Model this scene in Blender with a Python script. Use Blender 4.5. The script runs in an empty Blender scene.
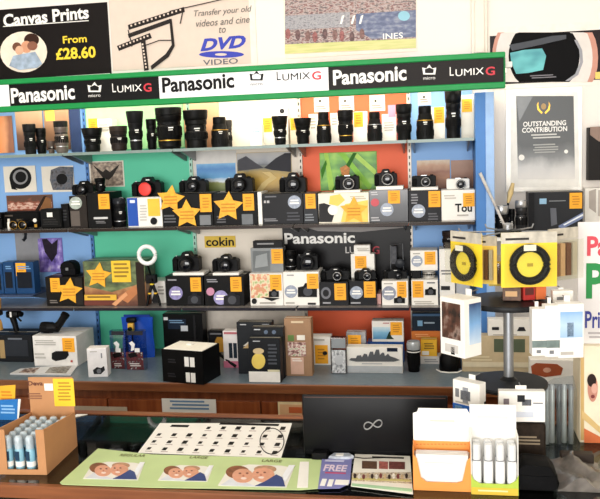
import bpy, bmesh, math, random
from mathutils import Vector, Matrix
random.seed(7)
SC = bpy.context.scene
COL = SC.collection
R_ = math.radians

# ------------------------------------------------------------------ camera, world, lights, exposure
CAM = Vector((0, -3.2, 1.6))
YAW, PITCH, ROLL, FPX = R_(10.162), R_(7.0865), R_(-2.092), 800.0
_cy, _sy, _cp, _sp = math.cos(YAW), math.sin(YAW), math.cos(PITCH), math.sin(PITCH)
FW = Vector((-_sy*_cp, _cy*_cp, -_sp))
_r0 = Vector((_cy, _sy, 0)); _u0 = _r0.cross(FW)
RT = math.cos(ROLL)*_r0 + math.sin(ROLL)*_u0
UP = -math.sin(ROLL)*_r0 + math.cos(ROLL)*_u0
cd = bpy.data.cameras.new('camera'); cd.sensor_width = 36; cd.lens = FPX/600*36; cd.clip_start = .05
cam = bpy.data.objects.new('camera', cd); COL.objects.link(cam)
cam.matrix_world = Matrix(((RT.x, UP.x, -FW.x, CAM.x), (RT.y, UP.y, -FW.y, CAM.y), (RT.z, UP.z, -FW.z, CAM.z), (0, 0, 0, 1)))
SC.camera = cam
SC.view_settings.view_transform = 'Standard'; SC.view_settings.look = 'None'
SC.view_settings.gamma = 1; SC.view_settings.use_curve_mapping = False
SC.view_settings.exposure = 0.0
w = bpy.data.worlds.new('world'); SC.world = w; w.use_nodes = True
w.node_tree.nodes['Background'].inputs[0].default_value = (1, .98, .95, 1)
w.node_tree.nodes['Background'].inputs[1].default_value = 0.55


def area(name, loc, target, sx, sy, power, color=(1, .96, .91)):
    l = bpy.data.lights.new(name, 'AREA'); l.shape = 'RECTANGLE'; l.size = sx; l.size_y = sy
    l.energy = power; l.color = color
    o = bpy.data.objects.new(name, l); COL.objects.link(o); o.location = loc
    o.rotation_euler = (Vector(target)-Vector(loc)).to_track_quat('-Z', 'Y').to_euler()
    return o


area('front_fill_light', (-.6, -7.2, 1.6), (-.7, 0, 1.1), 4.4, 2.4, 330, (1, .98, .955))  # added broad frontal fill from behind the camera, not an actual window
area('ceiling_light_aisle', (-.8, -1.0, 2.75), (-.8, -.75, 0), 3.0, .4, 9)
area('ceiling_light_front', (-.3, -2.4, 2.75), (-.4, -1.3, 0), 2.4, .5, 9)

# ------------------------------------------------------------------ pixel of the photograph -> point on a real plane


def ray(px, py): return FW + (px-300)/FPX*RT - (py-249.5)/FPX*UP


def P(px, py, y):
    d = ray(px, py); return CAM + d*((y-CAM.y)/d.y)


def G(px, py, z):
    d = ray(px, py); return CAM + d*((z-CAM.z)/d.z)


def pyz(px, y, z):
    """row of the photograph at which height z shows on the plane y, in column px"""
    a, b = -200.0, 900.0
    for _ in range(40):
        m = (a+b)/2
        if P(px, m, y).z > z: a = m
        else: b = m
    return a


# ------------------------------------------------------------------ materials (all procedural)
def lin(h):
    h = h.lstrip('#'); o = []
    for i in (0, 2, 4):
        c = int(h[i:i+2], 16)/255
        o.append(c/12.92 if c <= .04045 else ((c+.055)/1.055)**2.4)
    return (*o, 1)


_M = {}


def M(hexc, rough=.5, metal=0.0, var=.06, scale=30, coat=0.0):
    spec = .15 if int(hexc.lstrip('#')[:2], 16) < 0x50 and not coat else .4
    k = (hexc, rough, metal, var, scale, coat)
    if k in _M: return _M[k]
    m = bpy.data.materials.new('surface_' + hexc); m.use_nodes = True
    nt = m.node_tree; b = nt.nodes['Principled BSDF']
    b.inputs['Roughness'].default_value = rough; b.inputs['Metallic'].default_value = metal
    b.inputs['Coat Weight'].default_value = coat; b.inputs['Specular IOR Level'].default_value = spec
    c = lin(hexc)
    if max(c[:3]) < lin('505050')[0]: c = tuple(x*.55 for x in c[:3]) + (1,)
    if var:
        tc = nt.nodes.new('ShaderNodeTexCoord'); n = nt.nodes.new('ShaderNodeTexNoise'); n.inputs['Scale'].default_value = scale
        r = nt.nodes.new('ShaderNodeValToRGB')
        r.color_ramp.elements[0].position = .3; r.color_ramp.elements[1].position = .7
        r.color_ramp.elements[0].color = tuple(x*(1-var) for x in c[:3]) + (1,)
        r.color_ramp.elements[1].color = tuple(min(1, x*(1+var)) for x in c[:3]) + (1,)
        nt.links.new(tc.outputs['Object'], n.inputs['Vector']); nt.links.new(n.outputs['Fac'], r.inputs['Fac'])
        nt.links.new(r.outputs['Color'], b.inputs['Base Color'])
    else:
        b.inputs['Base Color'].default_value = c
    _M[k] = m
    return m


def picture(name, stops, mode='noise', scale=4.0, detail=4.0, distort=.15, axis='Z', rough=.4, hard=False):
    """a printed picture: coloured noise, or bands along an axis broken up by noise"""
    k = ('pic', name)
    if k in _M: return _M[k]
    m = bpy.data.materials.new('print_' + name); m.use_nodes = True
    nt = m.node_tree; b = nt.nodes['Principled BSDF']; b.inputs['Roughness'].default_value = rough
    tc = nt.nodes.new('ShaderNodeTexCoord'); n = nt.nodes.new('ShaderNodeTexNoise')
    n.inputs['Scale'].default_value = scale; n.inputs['Detail'].default_value = detail
    nt.links.new(tc.outputs['Generated'], n.inputs['Vector'])
    r = nt.nodes.new('ShaderNodeValToRGB'); e = r.color_ramp.elements
    r.color_ramp.interpolation = 'CONSTANT' if hard else 'LINEAR'
    while len(e) < len(stops): e.new(.5)
    for i, (p, h) in enumerate(stops):
        e[i].position = p
    for i, (p, h) in enumerate(stops):
        e[i].color = lin(h)
    if mode == 'noise':
        nt.links.new(n.outputs['Fac'], r.inputs['Fac'])
    else:
        s = nt.nodes.new('ShaderNodeSeparateXYZ'); nt.links.new(tc.outputs['Generated'], s.inputs[0])
        ma = nt.nodes.new('ShaderNodeMath'); ma.operation = 'MULTIPLY_ADD'; ma.inputs[1].default_value = distort
        nt.links.new(n.outputs['Fac'], ma.inputs[0]); nt.links.new(s.outputs[axis], ma.inputs[2])
        ad = nt.nodes.new('ShaderNodeMath'); ad.inputs[1].default_value = -distort*.5
        nt.links.new(ma.outputs[0], ad.inputs[0]); nt.links.new(ad.outputs[0], r.inputs['Fac'])
    nt.links.new(r.outputs['Color'], b.inputs['Base Color'])
    _M[k] = m
    return m


def wood(name, a, b_, scale=1.0, rough=.35, up=False):
    k = ('wood', name)
    if k in _M: return _M[k]
    m = bpy.data.materials.new('wood_' + name); m.use_nodes = True
    nt = m.node_tree; b = nt.nodes['Principled BSDF']; b.inputs['Roughness'].default_value = rough
    tc = nt.nodes.new('ShaderNodeTexCoord'); mp = nt.nodes.new('ShaderNodeMapping')
    mp.inputs['Scale'].default_value = (scale*14, scale*14, scale*.9) if up else (scale*1.2, scale*14, scale*14)
    n = nt.nodes.new('ShaderNodeTexNoise'); n.inputs['Scale'].default_value = 3; n.inputs['Detail'].default_value = 6
    r = nt.nodes.new('ShaderNodeValToRGB')
    r.color_ramp.elements[0].position = .35; r.color_ramp.elements[1].position = .65
    r.color_ramp.elements[0].color = lin(a); r.color_ramp.elements[1].color = lin(b_)
    nt.links.new(tc.outputs['Object'], mp.inputs[0]); nt.links.new(mp.outputs[0], n.inputs['Vector'])
    nt.links.new(n.outputs['Fac'], r.inputs['Fac']); nt.links.new(r.outputs['Color'], b.inputs['Base Color'])
    _M[k] = m
    return m


def clear(name, tint='ffffff', gloss=.12, rough=.05):
    """thin clear sheet: mostly see-through with a fresnel-like shine"""
    k = ('clear', name)
    if k in _M: return _M[k]
    m = bpy.data.materials.new('clear_' + name); m.use_nodes = True
    nt = m.node_tree; nt.nodes.remove(nt.nodes['Principled BSDF']); out = nt.nodes['Material Output']
    t = nt.nodes.new('ShaderNodeBsdfTransparent'); t.inputs[0].default_value = lin(tint)
    g = nt.nodes.new('ShaderNodeBsdfGlossy'); g.inputs['Roughness'].default_value = rough
    lw = nt.nodes.new('ShaderNodeLayerWeight'); lw.inputs['Blend'].default_value = .25
    ma = nt.nodes.new('ShaderNodeMath'); ma.operation = 'MULTIPLY_ADD'; ma.inputs[1].default_value = .5 if gloss > .03 else .1; ma.inputs[2].default_value = gloss
    mx = nt.nodes.new('ShaderNodeMixShader')
    nt.links.new(lw.outputs['Fresnel'], ma.inputs[0]); nt.links.new(ma.outputs[0], mx.inputs[0])
    nt.links.new(t.outputs[0], mx.inputs[1]); nt.links.new(g.outputs[0], mx.inputs[2]); nt.links.new(mx.outputs[0], out.inputs[0])
    _M[k] = m
    return m


def glow(hexc, s):
    k = ('glow', hexc, s)
    if k in _M: return _M[k]
    m = bpy.data.materials.new('lamp_tube'); m.use_nodes = True
    b = m.node_tree.nodes['Principled BSDF']; b.inputs['Emission Color'].default_value = lin(hexc); b.inputs['Emission Strength'].default_value = s
    _M[k] = m
    return m


BLACK = M('0c0c0e', .45); DARK = M('17181b', .5); RUB = M('08080a', .7); GREY = M('77797c', .5); SILV = M('b9bbbd', .3, .8)
WHITE = M('f4f1ea', .55, 0, .02); OFFW = M('e6e0d2', .6, 0, .03); TAG = M('fbb024', .55, 0, .05, 90); TAGTXT = M('cf8a1c', .6, 0, 0)
STAR = M('f7b12a', .5, 0, .14, 70); YELL = M('f6d533', .5, 0, .05); GLASSD = M('14161f', .08, 0, 0, 30, .6); GOLD = M('c79a3e', .35, .7)
SEAL = M('9aa3b4', .4, 0, .2, 90); SEAL2 = M('6f8a7c', .4, 0, .2, 90)
INK = M('1b1a1c', .6, 0, 0); LETW = M('f7f5f0', .5, 0, 0)

# ------------------------------------------------------------------ mesh building


class MB:
    def __init__(s): s.v = []; s.f = []

    def add(s, v, f):
        n = len(s.v); s.v += [tuple(p) for p in v]; s.f += [tuple(i+n for i in q) for q in f]; return s

    def box(s, x0, x1, y0, y1, z0, z1):
        return s.add([(x0, y0, z0), (x1, y0, z0), (x1, y1, z0), (x0, y1, z0), (x0, y0, z1), (x1, y0, z1), (x1, y1, z1), (x0, y1, z1)],
                     [(0, 3, 2, 1), (4, 5, 6, 7), (0, 1, 5, 4), (1, 2, 6, 5), (2, 3, 7, 6), (3, 0, 4, 7)])

    def prism(s, pts, y0, y1):
        """outline (x, z) pushed from y0 (front) to y1"""
        a = sum(pts[i][0]*pts[(i+1) % len(pts)][1]-pts[(i+1) % len(pts)][0]*pts[i][1] for i in range(len(pts)))
        if a < 0: pts = pts[::-1]
        n = len(pts)
        return s.add([(x, y0, z) for x, z in pts]+[(x, y1, z) for x, z in pts],
                     [tuple(range(n)), tuple(range(2*n-1, n-1, -1))]+[(i, n+i, n+(i+1) % n, (i+1) % n) for i in range(n)])

    def slab(s, pts, z0, z1):
        """outline (x, y) raised from z0 to z1"""
        a = sum(pts[i][0]*pts[(i+1) % len(pts)][1]-pts[(i+1) % len(pts)][0]*pts[i][1] for i in range(len(pts)))
        if a < 0: pts = pts[::-1]
        n = len(pts)
        return s.add([(x, y, z0) for x, y in pts]+[(x, y, z1) for x, y in pts],
                     [tuple(range(n-1, -1, -1)), tuple(range(n, 2*n))]+[(i, (i+1) % n, n+(i+1) % n, n+i) for i in range(n)])

    def lathe(s, prof, o=(0, 0, 0), ax='z', seg=24, ribs=0):
        """profile of (radius, distance along the axis); ribs > 0 knurls the surface"""
        o = Vector(o); vs = []; fs = []; n = len(prof)
        for k in range(seg):
            a = 2*math.pi*k/seg; rr = 1-(ribs if k % 2 else 0)
            for r, t in prof:
                x, y = r*rr*math.cos(a), r*rr*math.sin(a)
                vs.append(o+(Vector((x, y, t)) if ax == 'z' else Vector((x, -t, y)) if ax == 'y' else Vector((t, x, y))))
        for k in range(seg):
            k2 = (k+1) % seg
            for i in range(n-1): fs.append((k*n+i, k2*n+i, k2*n+i+1, k*n+i+1))
        fs.append(tuple(k*n for k in range(seg-1, -1, -1))); fs.append(tuple(k*n+n-1 for k in range(seg)))
        return s.add(vs, fs)

    def tube(s, pts, r, seg=8, closed=False):
        pts = [Vector(p) for p in pts]; n = len(pts); vs = []; fs = []
        for i, p in enumerate(pts):
            a = pts[(i-1) % n] if (i or closed) else p; b = pts[(i+1) % n] if (i < n-1 or closed) else p
            t = (b-a).normalized(); u = t.cross(Vector((0, 0, 1)))
            if u.length < .1: u = t.cross(Vector((0, 1, 0)))
            u.normalize(); v = t.cross(u)
            rr = r[i] if isinstance(r, (list, tuple)) else r
            for k in range(seg):
                c = 2*math.pi*k/seg; vs.append(p+(u*math.cos(c)+v*math.sin(c))*rr)
        for i in range(n if closed else n-1):
            j = (i+1) % n
            for k in range(seg): fs.append((i*seg+k, i*seg+(k+1) % seg, j*seg+(k+1) % seg, j*seg+k))
        if not closed: fs.append(tuple(range(seg-1, -1, -1))); fs.append(tuple((n-1)*seg+k for k in range(seg)))
        return s.add(vs, fs)

    def move(s, fn): s.v = [tuple(fn(Vector(p))) for p in s.v]; return s

    def build(s, name, m, parent=None, bevel=0, smooth=False, seg=1):
        me = bpy.data.meshes.new(name); me.from_pydata(s.v, [], s.f); me.validate(); me.update()
        bm = bmesh.new(); bm.from_mesh(me); bmesh.ops.recalc_face_normals(bm, faces=bm.faces)
        if bevel: bmesh.ops.bevel(bm, geom=bm.edges[:], offset=bevel, segments=seg, affect='EDGES', profile=.5, clamp_overlap=True)
        bm.to_mesh(me); bm.free()
        if smooth:
            me.polygons.foreach_set('use_smooth', [True]*len(me.polygons)); me.set_sharp_from_angle(angle=R_(38))
        me.materials.append(m)
        o = bpy.data.objects.new(name, me); COL.objects.link(o); o.parent = parent
        return o


def tag(o, label, cat, group=None):
    o['label'] = label; o['category'] = cat
    if group: o['group'] = group
    return o


def thing(name, label, cat, loc=(0, 0, 0), rz=0, group=None):
    o = bpy.data.objects.new(name, None); COL.objects.link(o); o.empty_display_size = .02
    o.location = loc; o.rotation_euler = (0, 0, rz)
    return tag(o, label, cat, group)


def structure(name, mb, m, bevel=0):
    o = mb.build(name, m, None, bevel); o['kind'] = 'structure'; return o


def dup(root, loc, rz, label):
    """a copy of a thing with copies of its parts and sub-parts"""
    r = root.copy(); COL.objects.link(r); r.location = loc; r.rotation_euler = (0, 0, rz); r['label'] = label
    for ch in root.children:
        c = ch.copy(); COL.objects.link(c); c.parent = r
        for g in ch.children:
            d = g.copy(); COL.objects.link(d); d.parent = c
    return r


_T = {}


def text_data(s, bold, shear):
    k = (s, bold, shear)
    if k in _T: return _T[k]
    cu = bpy.data.curves.new('lettering', 'FONT'); cu.body = s; cu.size = 1; cu.offset = bold; cu.shear = shear; cu.resolution_u = 3; cu.align_x = 'CENTER'
    o = bpy.data.objects.new('lettering_source', cu); COL.objects.link(o)
    me = bpy.data.meshes.new_from_object(o.evaluated_get(bpy.context.evaluated_depsgraph_get()))
    vs = [v.co.copy() for v in me.vertices]; fs = [tuple(p.vertices) for p in me.polygons]
    bpy.data.objects.remove(o); bpy.data.curves.remove(cu); bpy.data.meshes.remove(me)
    x0 = min(v.x for v in vs); x1 = max(v.x for v in vs); y0 = min(v.y for v in vs); y1 = max(v.y for v in vs)
    _T[k] = ([((v.x-x0)/(x1-x0), (v.y-y0)/(y1-y0)) for v in vs], fs)
    return _T[k]


class Face:
    """A flat face of a thing (upright, facing the shop, or lying flat): takes rectangles, outlines and lettering
    measured on the photograph and lays them on that face as thin parts in the thing's own coordinates."""

    def __init__(s, root, flat=False, y=0.0, z=0.0):
        s.root = root; s.flat = flat; s.y = y; s.z = z; s.par = root; s.zmin = None
        s.Mi = (Matrix.Translation(root.location) @ Matrix.Rotation(root.rotation_euler.z, 4, 'Z')).inverted()
        s.n = Matrix.Rotation(root.rotation_euler.z, 3, 'Z') @ Vector((0, -1, 0)); s.k = 0

    def at(s, px, py):
        d = ray(px, py); o = Vector(s.root.location)
        if s.flat:
            p = s.Mi @ (CAM + d*((o.z+s.z-CAM.z)/d.z)); return p.x, p.y
        o = o + s.n*(-s.y)
        p = s.Mi @ (CAM + d*((o-CAM).dot(s.n)/d.dot(s.n))); return p.x, (p.z if s.zmin is None else max(p.z, s.zmin))

    def outline(s, name, pts, m, lift=None, th=.0007, label=None, raw=False):
        if not raw: pts = [s.at(*p) for p in pts]
        if lift is None: s.k += 1; lift = .0006+.0006*s.k
        mb = MB()
        if s.flat: mb.slab(pts, s.z+lift-th, s.z+lift)
        else: mb.prism(pts, s.y-lift, s.y-lift+th)
        o = mb.build(name, m, s.par)
        if label: o['label'] = label
        return o

    def box_of(s, r):
        x0, y0, x1, y1 = r; xm, ym = (x0+x1)/2, (y0+y1)/2
        return s.at(x0, ym)[0], s.at(xm, y1)[1], s.at(x1, ym)[0], s.at(xm, y0)[1]

    def rect(s, name, r, m, lift=None, th=.0007, label=None):
        a, b, c, d = s.box_of(r)
        return s.outline(name, [(a, b), (c, b), (c, d), (a, d)], m, lift, th, label, True)

    def many(s, name, rects, m, lift=None, th=.0005):
        """surface marks of one print (lines of small print, a grid of pictures) in one part"""
        if lift is None: s.k += 1; lift = .0006+.0006*s.k
        mb = MB()
        for r in rects:
            a, b, c, d = s.box_of(r)
            if s.flat: mb.box(a, c, b, d, s.z+lift-th, s.z+lift)
            else: mb.box(a, c, s.y-lift, s.y-lift+th, b, d)
        return mb.build(name, m, s.par)

    def lines(s, r, n, m, name='small_print'):
        x0, y0, x1, y1 = r; h = (y1-y0)/n
        return s.many(name, [(x0+(0 if i % 2 == 0 else (x1-x0)*.06), y0+i*h, x1-(x1-x0)*(.0 if i % 3 else .12), y0+i*h+h*.5) for i in range(n)], m)

    def ellipse(s, name, cx, cy, rx, ry, m, lift=None, n=24, clip=None):
        pts = []
        for i in range(n):
            x, y = cx+rx*math.cos(2*math.pi*i/n), cy+ry*math.sin(2*math.pi*i/n)
            if clip: x = min(max(x, clip[0]), clip[2]); y = min(max(y, clip[1]), clip[3])
            pts.append((x, y))
        q = [pts[0]]
        for p in pts[1:]:
            if abs(p[0]-q[-1][0])+abs(p[1]-q[-1][1]) > .05: q.append(p)
        return s.outline(name, q, m, lift)

    def text(s, t, r, m, bold=0.0, shear=0.0, lift=None, name='lettering', slope=0.0):
        if lift is None: s.k += 1; lift = .0006+.0006*s.k
        a, b, c, d = s.box_of(r)
        v, f = text_data(t, bold, shear)
        mb = MB()
        if s.flat: mb.add([(a+(c-a)*x, b+(d-b)*y, s.z+lift) for x, y in v], f)
        else: mb.add([(a+(c-a)*x, s.y-lift, b+(d-b)*y+slope*(c-a)*(x-.5)) for x, y in v], f)
        o = mb.build(name, m, s.par)
        return o

    # --- things found on many boxes
    def price(s, x0, y0, x1, y1, name='price_tag'):
        o = s.rect(name, (x0, y0, x1, y1), TAG, label='orange price tag'); p = s.par; s.par = o
        s.lines((x0+(x1-x0)*.2, y0+(y1-y0)*.2, x1-(x1-x0)*.2, y0+(y1-y0)*.85), 4, TAGTXT); s.par = p
        return o

    def star(s, cx, cy, r, rot=0.0, lift=None):
        pts = [(cx+(r if i % 2 == 0 else r*.52)*math.sin(math.pi*i/5+rot), cy-(r if i % 2 == 0 else r*.52)*math.cos(math.pi*i/5+rot)) for i in range(10)]
        if lift is None: s.k += 3
        o = s.outline('star_sticker', pts, STAR, lift, .0012, 'orange star sticker'); p = s.par; s.par = o
        s.many('small_print', [(cx-r*.45, cy-r*.2+i*r*.22, cx+r*.45, cy-r*.2+i*r*.22+r*.09) for i in range(3)], TAGTXT, lift+.0006 if lift else None); s.par = p
        return o

    def seal(s, cx, cy, r, m=None):
        o = s.ellipse('round_seal', cx, cy, r, r, m or SEAL); p = s.par; s.par = o
        s.many('small_print', [(cx-r*.6, cy-r*.35, cx+r*.6, cy-r*.12), (cx-r*.7, cy+r*.05, cx+r*.7, cy+r*.3)], LETW); s.par = p

    def camera_picture(s, x0, y0, x1, y1, m=None, lens=M('4a4c52', .5)):
        w, h = x1-x0, y1-y0; m = m or BLACK
        q = [(0, 1), (0, .3), (.28, .22), (.38, 0), (.64, 0), (.74, .22), (1, .28), (1, 1)]
        o = s.outline('product_picture', [(x0+a*w, y0+b*h) for a, b in q], m); p = s.par; s.par = o
        s.ellipse('printed_lens', x0+w*.52, y0+h*.6, h*.33, h*.33, lens, n=14); s.par = p


# ------------------------------------------------------------------ builders of the stock
SH1, SH2, SH3, WT, CT = 1.622, 1.320, 1.002, .780, .880     # tops of the shelves, the worktop and the counter
EDGE = M('e8e4da', .6)


def carton(label, L, T, R, z, m, y=-.2, d=.13, ops=(), cat='box', group=None, rz=0, name='camera_carton', edge=0.0008, lid=True):
    xm = (L+R)/2; yb = pyz(xm, y, z)
    c = P(xm, (T+yb)/2, y); c.z = z
    root = thing(name, label, cat, c, rz, group)
    F = Face(root); F.zmin = .0006
    a = F.at(L, (T+yb)/2)[0]; b = F.at(R, (T+yb)/2)[0]; h = F.at(xm, T)[1]
    MB().box(a, b, 0, d, 0, h).build('carton_body', m, root, edge)
    if lid: MB().box(a+.002, b-.002, d*.47, d*.53, h-.0002, h+.0005).build('sealing_tape', M('c9c2ae', .3), root)
    for o in ops:
        k = o[0]
        if k == 'tag': F.price(*o[1:])
        elif k == 'star': F.star(*o[1:])
        elif k == 'seal': F.seal(*o[1:])
        elif k == 'rect': F.rect(o[1], o[2:6], o[6] if not isinstance(o[6], str) else M(o[6]))
        elif k == 'text': F.text(o[1], o[2:6], M(o[6], .5, 0, 0), *(o[7:]))
        elif k == 'lines': F.lines(o[1:5], o[5], M(o[6], .5, 0, 0))
        elif k == 'cam': F.camera_picture(*o[1:])
        elif k == 'poly': F.outline(o[1], o[2], M(o[3]) if isinstance(o[3], str) else o[3])
        elif k == 'oval': F.ellipse(o[1], *o[2:6], M(o[6]) if isinstance(o[6], str) else o[6])
    root['_h'] = h
    F.top = z+h+.0006; F.w = b-a; F.h = h
    return F


def stand(label, L, R, z, y, h=.011, d=.045, m=WHITE):
    c = P((L+R)/2, pyz((L+R)/2, y, z), y); w = P(R, 200, y).x-P(L, 200, y).x
    o = MB().box(-w/2, w/2, 0, d, 0, h).build('display_plinth', m, None, .001)
    o.location = (c.x, y, z); tag(o, label, 'stand', 'white plinths under the cameras')
    return z+h


def camera(label, L, T, R, z, y=-.15, body=BLACK, hump=True, lensm=None, ring=None, group='cameras on display', name='camera', lens_x=.04, grip=True, cap=None):
    xm = (L+R)/2; b0 = P(xm, pyz(xm, y, z), y)
    root = thing(name, label, 'camera', (b0.x, y, z), 0, group)
    F = Face(root); yb = pyz(xm, y, z)
    w = F.at(R, (T+yb)/2)[0]-F.at(L, (T+yb)/2)[0]; h = F.at(xm, T)[1]; d = min(.042, .42*w)
    if hump: out = [(-.5, .03), (-.46, 0), (.46, 0), (.5, .03), (.5, .66), (.44, .74), (.22, .76), (.14, .97), (.1, 1), (-.1, 1), (-.14, .97), (-.22, .76), (-.44, .76), (-.5, .68)]
    else: out = [(-.5, .05), (-.46, 0), (.46, 0), (.5, .05), (.5, .8), (.46, .86), (-.46, .86), (-.5, .8)]
    MB().prism([(x*w, z_*h) for x, z_ in out], 0, d).build('body', body, root, .0012)
    if grip: MB().box(-.5*w, -.31*w, -.11*w, .01, .02*h, .66*h).build('hand_grip', RUB, root, .003, True, 2)
    lm = lensm or DARK; lr = .36*h if hump else .38*h; cx, cz = lens_x*w, .4*h
    ln = MB().lathe([(lr*.95, -.002), (lr*.95, .06*w), (lr*.88, .07*w), (lr*.88, .12*w), (lr, .13*w), (lr, .3*w), (lr*.93, .34*w), (lr*.8, .34*w), (lr*.72, .3*w)], (cx, 0, cz), 'y', 22).build('lens_barrel', lm, root, 0, True)
    MB().lathe([(lr*1.03, .15*w), (lr*1.03, .25*w)], (cx, 0, cz), 'y', 36, .04).build('zoom_ring', RUB, ln)
    MB().lathe([(lr*.7, .295*w), (lr*.5, .315*w), (lr*.2, .325*w)], (cx, 0, cz), 'y', 20).build('front_glass', GLASSD, ln, 0, True)
    if ring: MB().tube([(cx+lr*.88*math.cos(k*.2618), -.338*w, cz+lr*.88*math.sin(k*.2618)) for k in range(24)], lr*.09, 8, True).build('lens_front_ring', ring, ln, 0, True)
    if cap: MB().lathe([(lr*.86, .335*w), (lr*.86, .348*w), (lr*.7, .355*w)], (cx, 0, cz), 'y', 24).build('red_lens_cap', cap, ln, 0, True)
    tz = (.75 if hump else .86)*h
    MB().lathe([(.07*w, tz-.002), (.07*w, tz+.06*h), (.06*w, tz+.08*h)], (.33*w, d*.5, 0), 'z', 20, .06).build('mode_dial', DARK, root)
    MB().lathe([(.03*w, tz-.002), (.03*w, tz+.05*h)], (-.4*w, d*.3, 0), 'z', 12).build('shutter_button', SILV, root)
    F.root = root
    if hump: F.rect('name_strip', (xm+(L-R)*.05, T+(yb-T)*.12, xm+(R-L)*.08, T+(yb-T)*.18), LETW)
    else: MB().box(-.12*w, .12*w, d*.3, d*.7, tz-.002, tz+.05*h).build('hot_shoe', SILV, root)
    return root


PROF = {
    'zoom': [(.74, 0), (.8, .05), (.86, .07), (.86, .26), (.93, .29), (.93, .55), (.86, .57), (.86, .66), (.95, .7), (.98, .8), (.9, .82)],
    'flare': [(.62, 0), (.66, .06), (.7, .1), (.7, .3), (.78, .34), (.78, .5), (.72, .53), (.82, .62), (.86, .68), (.78, .7)],
    'tall': [(.78, 0), (.82, .04), (.82, .2), (.9, .23), (.9, .42), (.8, .45), (.8, .6), (.88, .63), (.88, .72), (.82, .74)],
    'taper': [(.95, 0), (1, .06), (1, .3), (.96, .33), (.96, .55), (.85, .6), (.8, .7), (.7, .78)],
}
HOOD = {'zoom': [(.9, .8), (.98, .82), (1, .98), (.94, 1), (.86, .97)], 'flare': [(.8, .68), (.86, .7), (1, .97), (.98, 1), (.9, .98)],
        'tall': [(.82, .72), (.9, .74), (.96, .8), (1, .98), (.94, 1), (.88, .97)], 'taper': [(.7, .76), (.74, .8), (.74, .95), (.7, 1), (.5, 1)]}


def lens(label, L, T, R, z, y=-.16, style='zoom', m=BLACK, band=GOLD, hoodm=None, group='lenses standing on the top shelf'):
    xm = (L+R)/2; yb = pyz(xm, y, z); b0 = P(xm, yb, y)
    root = thing('camera_lens', label, 'lens', (b0.x, y, z), 0, group); F = Face(root)
    r = (F.at(R, (T+yb)/2)[0]-F.at(L, (T+yb)/2)[0])/2; h = F.at(xm, T)[1]
    pf = [(a*r, b*h) for a, b in PROF[style]]
    MB().lathe(pf, seg=26).build('barrel', m, root, 0, True)
    a = {'zoom': (.95, .32, .53), 'flare': (.8, .36, .49), 'tall': (.92, .25, .4), 'taper': (1.01, .1, .28)}[style]
    MB().lathe([(a[0]*r, a[1]*h), (a[0]*r*1.02, a[1]*h+.002), (a[0]*r*1.02, a[2]*h-.002), (a[0]*r, a[2]*h)], seg=44, ribs=.05).build('zoom_ring', RUB, root)
    c = {'zoom': (.875, .6, .64), 'flare': (.75, .53, .56), 'tall': (.82, .5, .56), 'taper': (.97, .4, .5)}[style]
    MB().lathe([(c[0]*r*1.01, c[1]*h), (c[0]*r*1.01, c[2]*h)], seg=36, ribs=.03).build('focus_ring', DARK, root)
    e = {'zoom': (.87, .2, .22), 'flare': (.71, .24, .265), 'tall': (.81, .62, .635), 'taper': (.97, .58-.02, .58)}[style]
    if band: MB().lathe([(e[0]*r*1.015, e[1]*h), (e[0]*r*1.015, e[2]*h)], seg=26).build('trim_band', band, root, 0, True)
    MB().lathe([(x*r, t*h) for x, t in HOOD[style]], seg=26).build('lens_hood' if style != 'taper' else 'lens_cap', hoodm or m, root, 0, True)
    F.y = -(c[0]*r)
    F.many('engraving', [(xm-(R-L)*.12, T+(yb-T)*.47, xm+(R-L)*.12, T+(yb-T)*.5), (xm-(R-L)*.08, T+(yb-T)*.53, xm+(R-L)*.1, T+(yb-T)*.55)], LETW, .001)
    return root


def card(label, L, T, R, B, y, m, cat='picture', group=None, name='printed_card', th=.002, ops=(), border=None):
    """flat picture fixed on a panel or wall: plane y is its front"""
    xm, ym = (L+R)/2, (T+B)/2
    c = P(xm, ym, y); c.z = P(xm, B, y).z
    root = thing(name, label, cat, c, 0, group); F = Face(root)
    a, b, c_, d_ = F.box_of((L, T, R, B))
    MB().box(a, c_, 0, th, b, d_).build('sheet' if border is None else 'sheet', border or m, root)
    if border is not None: pass
    return F


# ------------------------------------------------------------------ the setting
structure('floor', MB().box(-2.5, 1.5, -4.2, .02, -.05, 0), M('6b6259', .6, 0, .1, 8))
structure('wall_back', MB().box(-2.5, 1.5, 0, .1, 0, 2.9), M('efe8e0', .7, 0, .015, 3))
structure('wall_left', MB().box(-2.6, -2.5, -4.2, .1, 0, 2.9), M('f0e8da', .7, 0, .02, 3))
structure('wall_right', MB().box(1.5, 1.6, -4.2, .1, 0, 2.9), M('f0e8da', .7, 0, .02, 3))
structure('ceiling', MB().box(-2.5, 1.5, -4.2, .02, 2.9, 2.95), M('f2eee6', .8, 0, .01))
a = P(471, 20, 0).x; b = P(487, 20, 0).x
structure('trim_1', MB().box(a, b, -.03, .002, 1.94, 2.9).box(a+.012, b-.012, -.042, -.03, 1.94, 2.9), M('ece3d6', .6, 0, .02), .002)

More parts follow.
